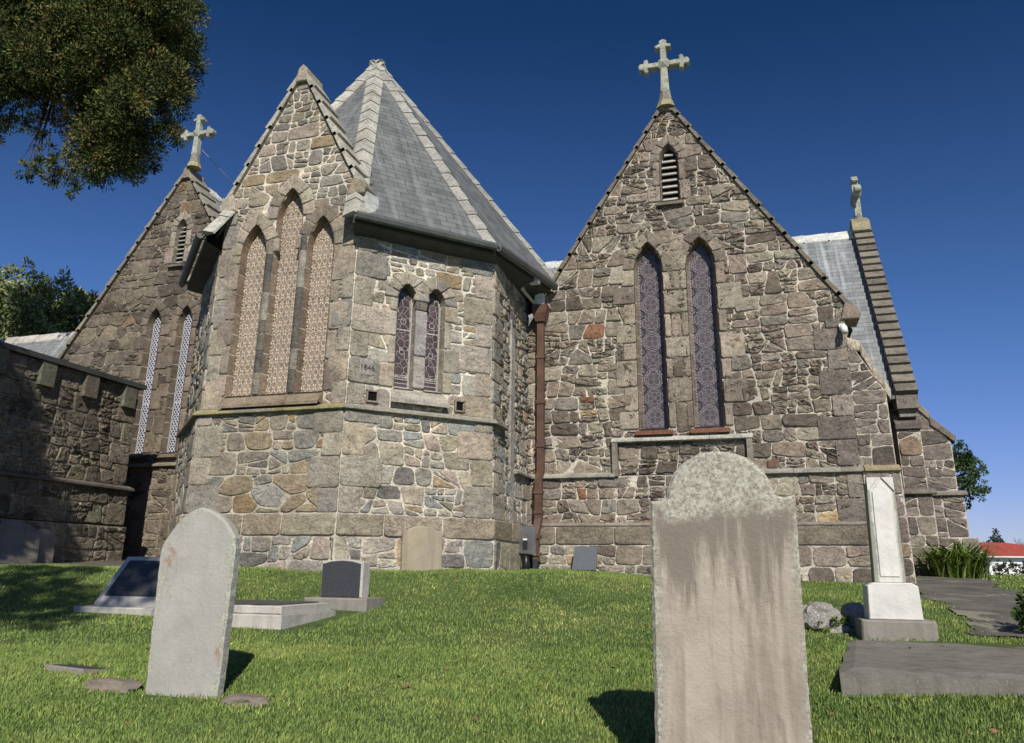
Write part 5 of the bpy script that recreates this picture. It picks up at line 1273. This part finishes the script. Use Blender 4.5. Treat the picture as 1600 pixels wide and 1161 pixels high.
# ================================================================== TREES
def mat_leaf(name, a, b, rough=.8, trans=.0):
    m, nt, p = newmat(name); at = N(nt, 'ShaderNodeAttribute', attribute_name='Col')
    nt.links.new(at.outputs[0], p.inputs['Base Color']); p.inputs['Roughness'].default_value = rough; p.inputs['Specular IOR Level'].default_value = .15
    return m
M['leaf'] = mat_leaf('leaves', 0, 0); M['leaf_gloss'] = mat_leaf('strap_leaves', 0, 0, .4)
M['bark'] = mat_plain('bark', (.10, .08, .06), .9, 6, .4, bmp=.8)
def leafcloud(cl, per, ls, lw, palette, seed, flat=1.0, outward=.6):
    """cl: list of (x,y,z,r). small two-triangle leaves scattered in tufts around each clump centre"""
    r = np.random.default_rng(seed); VV = []; CC = []
    for (x, y, z, rad) in cl:
        n = int(per*(rad/.5)**2)
        d = r.normal(size=(n, 3)); d /= np.linalg.norm(d, axis=1)[:, None]
        # tufts: leaves gather round sub centres
        nt_ = max(3, n//26); ts = r.normal(size=(nt_, 3)); ts /= np.linalg.norm(ts, axis=1)[:, None]; tr = rad*r.uniform(.45, 1.05, nt_)
        k = r.integers(0, nt_, n); c = ts[k]*tr[k][:, None]*np.array([1, 1, flat])+d*rad*.26*r.random((n, 1))**.6
        P = c+np.array([x, y, z]); dirv = ts[k]*outward+d*.8+np.array([0, 0, .1]); dirv /= np.linalg.norm(dirv, axis=1)[:, None]
        sd_ = np.cross(dirv, r.normal(size=(n, 3))); sd_ /= np.linalg.norm(sd_, axis=1)[:, None]
        L = ls*r.uniform(.6, 1.4, (n, 1)); W = lw*r.uniform(.7, 1.3, (n, 1))
        VV.append(np.stack([P, P+dirv*L*.5+sd_*W, P+dirv*L, P+dirv*L*.5-sd_*W], 1))
        base = np.array([palette[i] for i in r.integers(0, len(palette), nt_)])[k]*r.uniform(.75, 1.3, (n, 1)); CC.append(np.repeat(base[:, None], 4, 1))
    V = np.concatenate(VV).reshape(-1, 3); Cc = np.concatenate(CC).reshape(-1, 3); F = np.arange(len(V)).reshape(-1, 4); return V, F, Cc
def tree(name, label, base, top, rad, clumps, per, ls, lw, pal, seed, limbs=None, group=None, flat=1.0, limb_r=.05):
    t = thing(name, label, 'tree', base, group=group); b = Vector(base); mb = MB(); r = random.Random(seed)
    tp = Vector(top)-b; pts = [Vector((0, 0, -.3))]+[tp*k+Vector((r.uniform(-.1, .1)*rad*3, r.uniform(-.1, .1)*rad*3, 0)) for k in (.3, .65)]+[tp]
    mb.tube(pts, [rad*1.25, rad, rad*.75, rad*.3], 10); trk = mb.build('trunk', M['bark'], t)
    mb = MB(); cs = limbs or clumps
    for i, (x, y, z, q) in enumerate(cs):
        c = Vector((x, y, z))-b; h = min(.92, max(.25, (c.z*.80)/max(tp.z, .1))); s = tp*h
        mid = s.lerp(c, .55)+Vector((r.uniform(-.15, .15)*q, r.uniform(-.15, .15)*q, .12*q)); mb.tube([s, mid, c], [rad*.26*(1-h*.5), rad*.12, limb_r*.35], 6)
        for _ in range(3):
            e_ = c+Vector((r.uniform(-1, 1), r.uniform(-1, 1), r.uniform(-.7, .7)))*q*.8; mb.tube([mid.lerp(c, .6), e_], [rad*.05+.004, .005], 4)
    mb.build('limb', M['bark'], t)
    V, F, Cc = leafcloud([(x-b.x, y-b.y, z-b.z, q) for x, y, z, q in clumps], per, ls, lw, pal, seed, flat)
    bigmesh('crown', V, F, M['leaf'], Cc, t); return t
def W(D, s, z): return (-math.sin(y_)*D+math.cos(y_)*s, math.cos(y_)*D+math.sin(y_)*s, z)
def px(u, v, D):   # a point of the scene on the sight line of a pixel of the survey, at forward distance D
    d = CF*FPX+CR*(u-800)-CU*(v-535); k = D/d.dot(fwd); p = d*k; return (p.x, p.y, p.z+EYE)
r = random.Random(21)
# large conifer overhead at the left: the boughs seen against the sky and the ones out of view that shade the wall
vis = []
for i in range(290):
    u = r.uniform(-110, 285); v = r.uniform(-150, 252)
    if u > 230 and v > 150+ (285-u): continue
    if u < 125 and v > 130 and r.random() < .88: continue
    if v > 215 and (u < 140 or r.random() < .3): continue
    vis.append((*px(u, v, r.uniform(18.3, 22)), r.uniform(.5, .85)))
for u, v, q in ((300, 20, .3), (285, 60, .3), (292, 100, .28), (270, 150, .35), (258, 215, .25), (230, 240, .25), (210, 268, .16), (180, 245, .25), (262, 205, .2), (120, 230, .2), (100, 255, .22), (58, 262, .20), (40, 268, .16), (90, 280, .22), (130, 278, .18), (112, 300, .12), (20, 185, .22), (55, 205, .16), (8, 175, .2), (150, 215, .3), (165, 258, .12), (-20, 200, .3), (200, 215, .35), (240, 195, .35), (75, 240, .14)):
    vis.append((*px(u, v, 19.5), q*r.uniform(1.5, 2.0)))
sh = []
Ld = Vector((-sd.x, -sd.y, -sd.z))
def caster(X_, Y_, Z_, t): p = Vector((X_, Y_, Z_))-Ld*t; return (p.x, p.y, p.z)
for i in range(210):
    Yq = r.uniform(4.5, 10.6); zq = r.uniform(1.4, 4.9)
    if Yq > 8.95+(4.3-zq)*.6-.42: continue
    sh.append((*caster(-10.4, Yq, zq, r.uniform(8.5, 11)), r.uniform(.38, .5)))
for i in range(230):
    Xq = r.uniform(-10.4, -5.4); Yq = r.uniform(4.6, 10.2)
    D_ = -math.sin(y_)*Xq+math.cos(y_)*Yq; s_ = math.cos(y_)*Xq+math.sin(y_)*Yq
    if s_/D_ > -.55 or D_ < 6.6 or (D_ > 10 and s_/D_ > -.63): continue
    sh.append((*caster(Xq, Yq, r.uniform(1.3, 1.9), r.uniform(9, 12)), r.uniform(.3, .45)))
for i in range(26): sh.append((*caster(r.uniform(-6.1, -5.15), r.uniform(6.1, 6.9), r.uniform(1.25, 1.75), r.uniform(9, 12)), r.uniform(.16, .28)))
CON = [(.045, .062, .018), (.095, .115, .03), (.15, .155, .042), (.028, .04, .013), (.13, .10, .035), (.055, .08, .02), (.035, .05, .015)]
ct = tree('conifer_tree', 'huge conifer whose boughs hang into the upper left of the sky', (-22.0, 14.6, 1.4), (-21.5, 15.0, 19), .42, vis, 900, .10, .020, CON, 5, limbs=[(-20.5, 15.5, 15.0, .5), (-21.0, 14.0, 17.0, .5)], limb_r=.02)
mb = MB(); cb = Vector(ct.location)
for u, v in ((60, 262), (40, 268), (92, 280), (132, 278), (112, 300), (20, 185), (58, 205), (8, 175), (165, 258), (210, 268), (75, 240), (180, 245)):
    a_ = Vector(px(u*.45+60, v-120, 20.2)); b_ = Vector(px(u, v, 19.5)); m1 = a_.lerp(b_, .55)+Vector((r.uniform(-.2, .2), 0, r.uniform(.0, .25))); mb.tube([a_-cb, m1-cb, b_-cb], [.045, .028, .01], 5)
    for _ in range(4): mb.tube([m1-cb, m1.lerp(b_, r.uniform(.3, 1))+Vector((r.uniform(-.5, .5), 0, r.uniform(-.45, .3)))-cb], [.014, .004], 4)
mb.build('twig', M['bark'], ct)
ct2 = tree('conifer_tree', 'conifer outside the left edge that throws the dark shade on the annex wall and lawn', (-9.6, 1.2, .3), (-8.6, 1.2, 9.5), .32, sh, 420, .10, .022, CON, 6, limbs=sh[::16], limb_r=.03)
# trees behind
def crown(cx, cy, cz, rx, rz, n, q0, q1, seed, top=False):
    rr = random.Random(seed); out = []
    for _ in range(n):
        a = rr.uniform(0, 6.283); e_ = math.asin(rr.uniform(-.5, 1)); k = rr.uniform(.6, 1)
        out.append((cx+rx*k*math.cos(a)*math.cos(e_), cy+rx*k*math.sin(a)*math.cos(e_), cz+rz*k*math.sin(e_), rr.uniform(q0, q1)))
    return out
PO = [(.12, .155, .06), (.19, .225, .09), (.28, .31, .17), (.08, .11, .035), (.22, .25, .11)]
a = px(55, 520, 32); tree('spreading_tree', 'grey green broad crowned tree behind the church roof at the left', (a[0]-1, a[1]+1, 1.5), (a[0]-.8, a[1]+1, 9), .35, crown(a[0]-.9, a[1]+1, 10.7, 4.0, 3.3, 90, .6, 1.0, 31), 170, .20, .05, PO, 32)
a = px(1480, 770, 32); tree('spreading_tree', 'dark green tree showing past the right end of the church', (a[0]-.6, a[1], 1.5), (a[0]-.5, a[1], 5.0), .18, crown(a[0]+.0, a[1], 5.4, 1.45, 1.0, 26, .35, .6, 33)+[(*px(1520, 770, 32), .45), (*px(1505, 790, 32), .35), (*px(1535, 765, 32), .25), (*px(1500, 700, 32), .35), (*px(1512, 720, 32), .3)], 420, .12, .035, [(.05, .085, .03), (.07, .115, .04), (.035, .06, .02)], 34, flat=.6)
a = px(1560, 880, 150); cf = []
for i in range(46):
    k = i/45; cf.append((a[0]+r.uniform(-1, 1)*3.0*(1-k)+.3, a[1]+r.uniform(-1, 1)*2*(1-k), 3+k*7.0, .75*(1.15-k)))
tree('conifer_tree', 'small dark conifer rising behind the red roofed house', (a[0], a[1], 1), (a[0], a[1], 9.5), .25, cf, 60, .4, .12, [(.035, .05, .035), (.05, .065, .045)], 41)
# bare tree
a = px(1593, 880, 150); t = thing('bare_tree', 'leafless thin tree beyond the red roofed house at the right edge', 'tree', (a[0], a[1], 1.2)); mb = MB(); rr = random.Random(8)
def branch(p, d, l, w_, lev):
    q = p+d*l; mb.tube([p, p.lerp(q, .5)+Vector((rr.uniform(-.05, .05), 0, 0))*l, q], [w_, w_*.8, w_*.6], 5)
    if lev:
        for _ in range(3): nd = (d+Vector((rr.uniform(-.6, .6), rr.uniform(-.6, .6), rr.uniform(-.1, .5)))).normalized(); branch(p.lerp(q, rr.uniform(.5, 1)), nd, l*.68, w_*.55, lev-1)
branch(Vector((0, 0, 0)), Vector((0, 0, 1)), 3.4, .13, 4); mb.build('trunk', M['bark'], t)
# ---- strap leaved clump beside the right buttress
t = thing('strap_leaved_plant', 'bright green strap leaved clump at the foot of the right buttress', 'plant', (3.22, 15.2, gzf(3.22, 15.2))); rr = random.Random(12); Vs = []; Fs = []; Cs = []
for i in range(620):
    bx, by = rr.gauss(0, .17), rr.gauss(0, .14); az = math.atan2(by, bx)+rr.gauss(0, .7) if rr.random() < .7 else rr.uniform(0, 6.28); L = rr.uniform(.5, .92); w_ = rr.uniform(.010, .017); rise = rr.uniform(.75, 1.25); col = rr.choice([(.12, .19, .03), (.18, .25, .045), (.25, .31, .08), (.07, .12, .02)]); b_ = len(Vs)
    ca, sa = math.cos(az), math.sin(az)
    for k in range(6):
        t_k = k/5; out_ = L*t_k*(.30+.45*t_k); up_ = L*rise*(1.45*t_k-.95*t_k**2.2)
        x, y = bx+ca*out_, by+sa*out_; ww = w_*(1-t_k**3)
        Vs += [(x-sa*ww, y+ca*ww, up_-.03), (x+sa*ww, y-ca*ww, up_-.03)]; Cs += [col, col]
    Fs += [(b_+2*k, b_+2*k+1, b_+2*k+3, b_+2*k+2) for k in range(5)]
bigmesh('leaves', Vs, Fs, M['leaf_gloss'], np.array(Cs), t)
# dark shrub at the right edge
a = (2.25, 7.55); t = thing('shrub', 'dark shaded bush cut by the right edge beside the path', 'shrub', (a[0], a[1], gzf(*a)))
V, F, Cc = leafcloud(crown(0, 0, .16, .24, .26, 30, .07, .13, 77), 2600, .035, .012, [(.03, .05, .015), (.05, .08, .02)], 78); bigmesh('foliage', V, F, M['leaf'], Cc, t)
mb = MB()
for i in range(7): mb.tube([(0, 0, -.05), (rr.uniform(-.2, .2), rr.uniform(-.2, .2), .3)], [.012, .005], 5)
mb.build('stem', M['bark'], t)
# weeds among the edging rocks
V, F, Cc = leafcloud([(.58+r.uniform(-.12, .12), 7.27+r.uniform(-.05, .1), 1.15+r.uniform(0, .09), r.uniform(.03, .06)) for _ in range(34)], 9000, .018, .007, [(.12, .19, .04), (.18, .26, .05), (.08, .12, .03)], 79)
wd_ = bigmesh('weeds', V, F, M['leaf'], Cc); tag(wd_, 'small green weeds growing between the edging rocks', 'weeds', kind='stuff')

# ================================================================== HOUSE
HD = 110; M['redroof'] = mat_plain('red_iron_roof', (.36, .075, .055), .5, 2, .12); M['whitewall'] = mat_plain('white_wall_paint', (.75, .75, .72), .7, 3, .06); M['darkglass'] = mat_plain('window_glass', (.04, .045, .05), .15, 3, .3)
h0 = px(1546, 890, HD); t = thing('red_roofed_house', 'distant white bungalow with a red iron roof', 'house', (h0[0], h0[1], 1.3), (0, 0, R(12)))
mb = MB(); mb.box((0, 0, -3.0), (16, 8, 2.75)); mb.build('wall', M['whitewall'], t)
mb = MB(); mb.add([(-.5, -.6, 2.75), (16.5, -.6, 2.75), (16.5, 8.6, 2.75), (-.5, 8.6, 2.75), (-.5, 4, 4.75), (4.6, 4, 4.75)], [(0, 1, 5, 4), (1, 2, 5), (2, 3, 4, 5), (3, 0, 4)], (.4, .1, .1)); hr = mb.build('roof', M['redroof'], t)
mb = MB(); mb.add([(-.55, -.65, 2.6), (-.55, -.65, 2.85), (-.55, 4, 4.9), (-.55, 4, 4.65), (-.3, -.65, 2.6), (-.3, -.65, 2.85), (-.3, 4, 4.9), (-.3, 4, 4.65)], [(0, 3, 2, 1), (4, 5, 6, 7), (1, 2, 6, 5), (0, 1, 5, 4)], (.7, .7, .7)); mb.box((-.5, -.72, 2.62), (16.5, -.6, 2.78)); mb.build('bargeboard', M['whitewall'], hr)
for x in (4.4, 9, 12.5):
    mb = MB(); mb.box((x, -.06, .9), (x+1.1, -.01, 2.2)); mb.build('window', M['darkglass'], t)
mb = MB(); mb.box((-3.2, 3, -3), (0, 7, 2.3)); mb.build('wall', M['whitewall'], t)
mb = MB(); mb.add([(-3.6, 2.4, 2.5), (0, 2.4, 2.5), (0, 7, 4.2), (-2, 7, 4.2)], [(0, 1, 2, 3)], (.3, .1, .1)); mb.build('roof', M['redroof'], t)
for i, (u, q, lb) in enumerate(((1562, .7, 'small dark shrub against the white house wall, the left one'), (1576, 1.1, 'larger dark shrub in front of the white house wall, the middle one'), (1592, .9, 'dark shrub before the white house near the right edge'))):
    a = px(u, 893, 80); t = thing('garden_shrub', lb, 'shrub', (a[0], a[1], 1.25), group='shrubs in front of the white house'); V, F, Cc = leafcloud(crown(0, 0, .75*q, .8*q, .85*q, 14, .25, .4, 50+i), 60, .2, .07, [(.03, .045, .025), (.05, .065, .03)], 60+i); bigmesh('foliage', V, F, M['leaf'], Cc, t)
    mb = MB(); mb.tube([(0, 0, -.4), (0, 0, .8*q)], [.06, .03], 6); mb.build('stem', M['bark'], t)
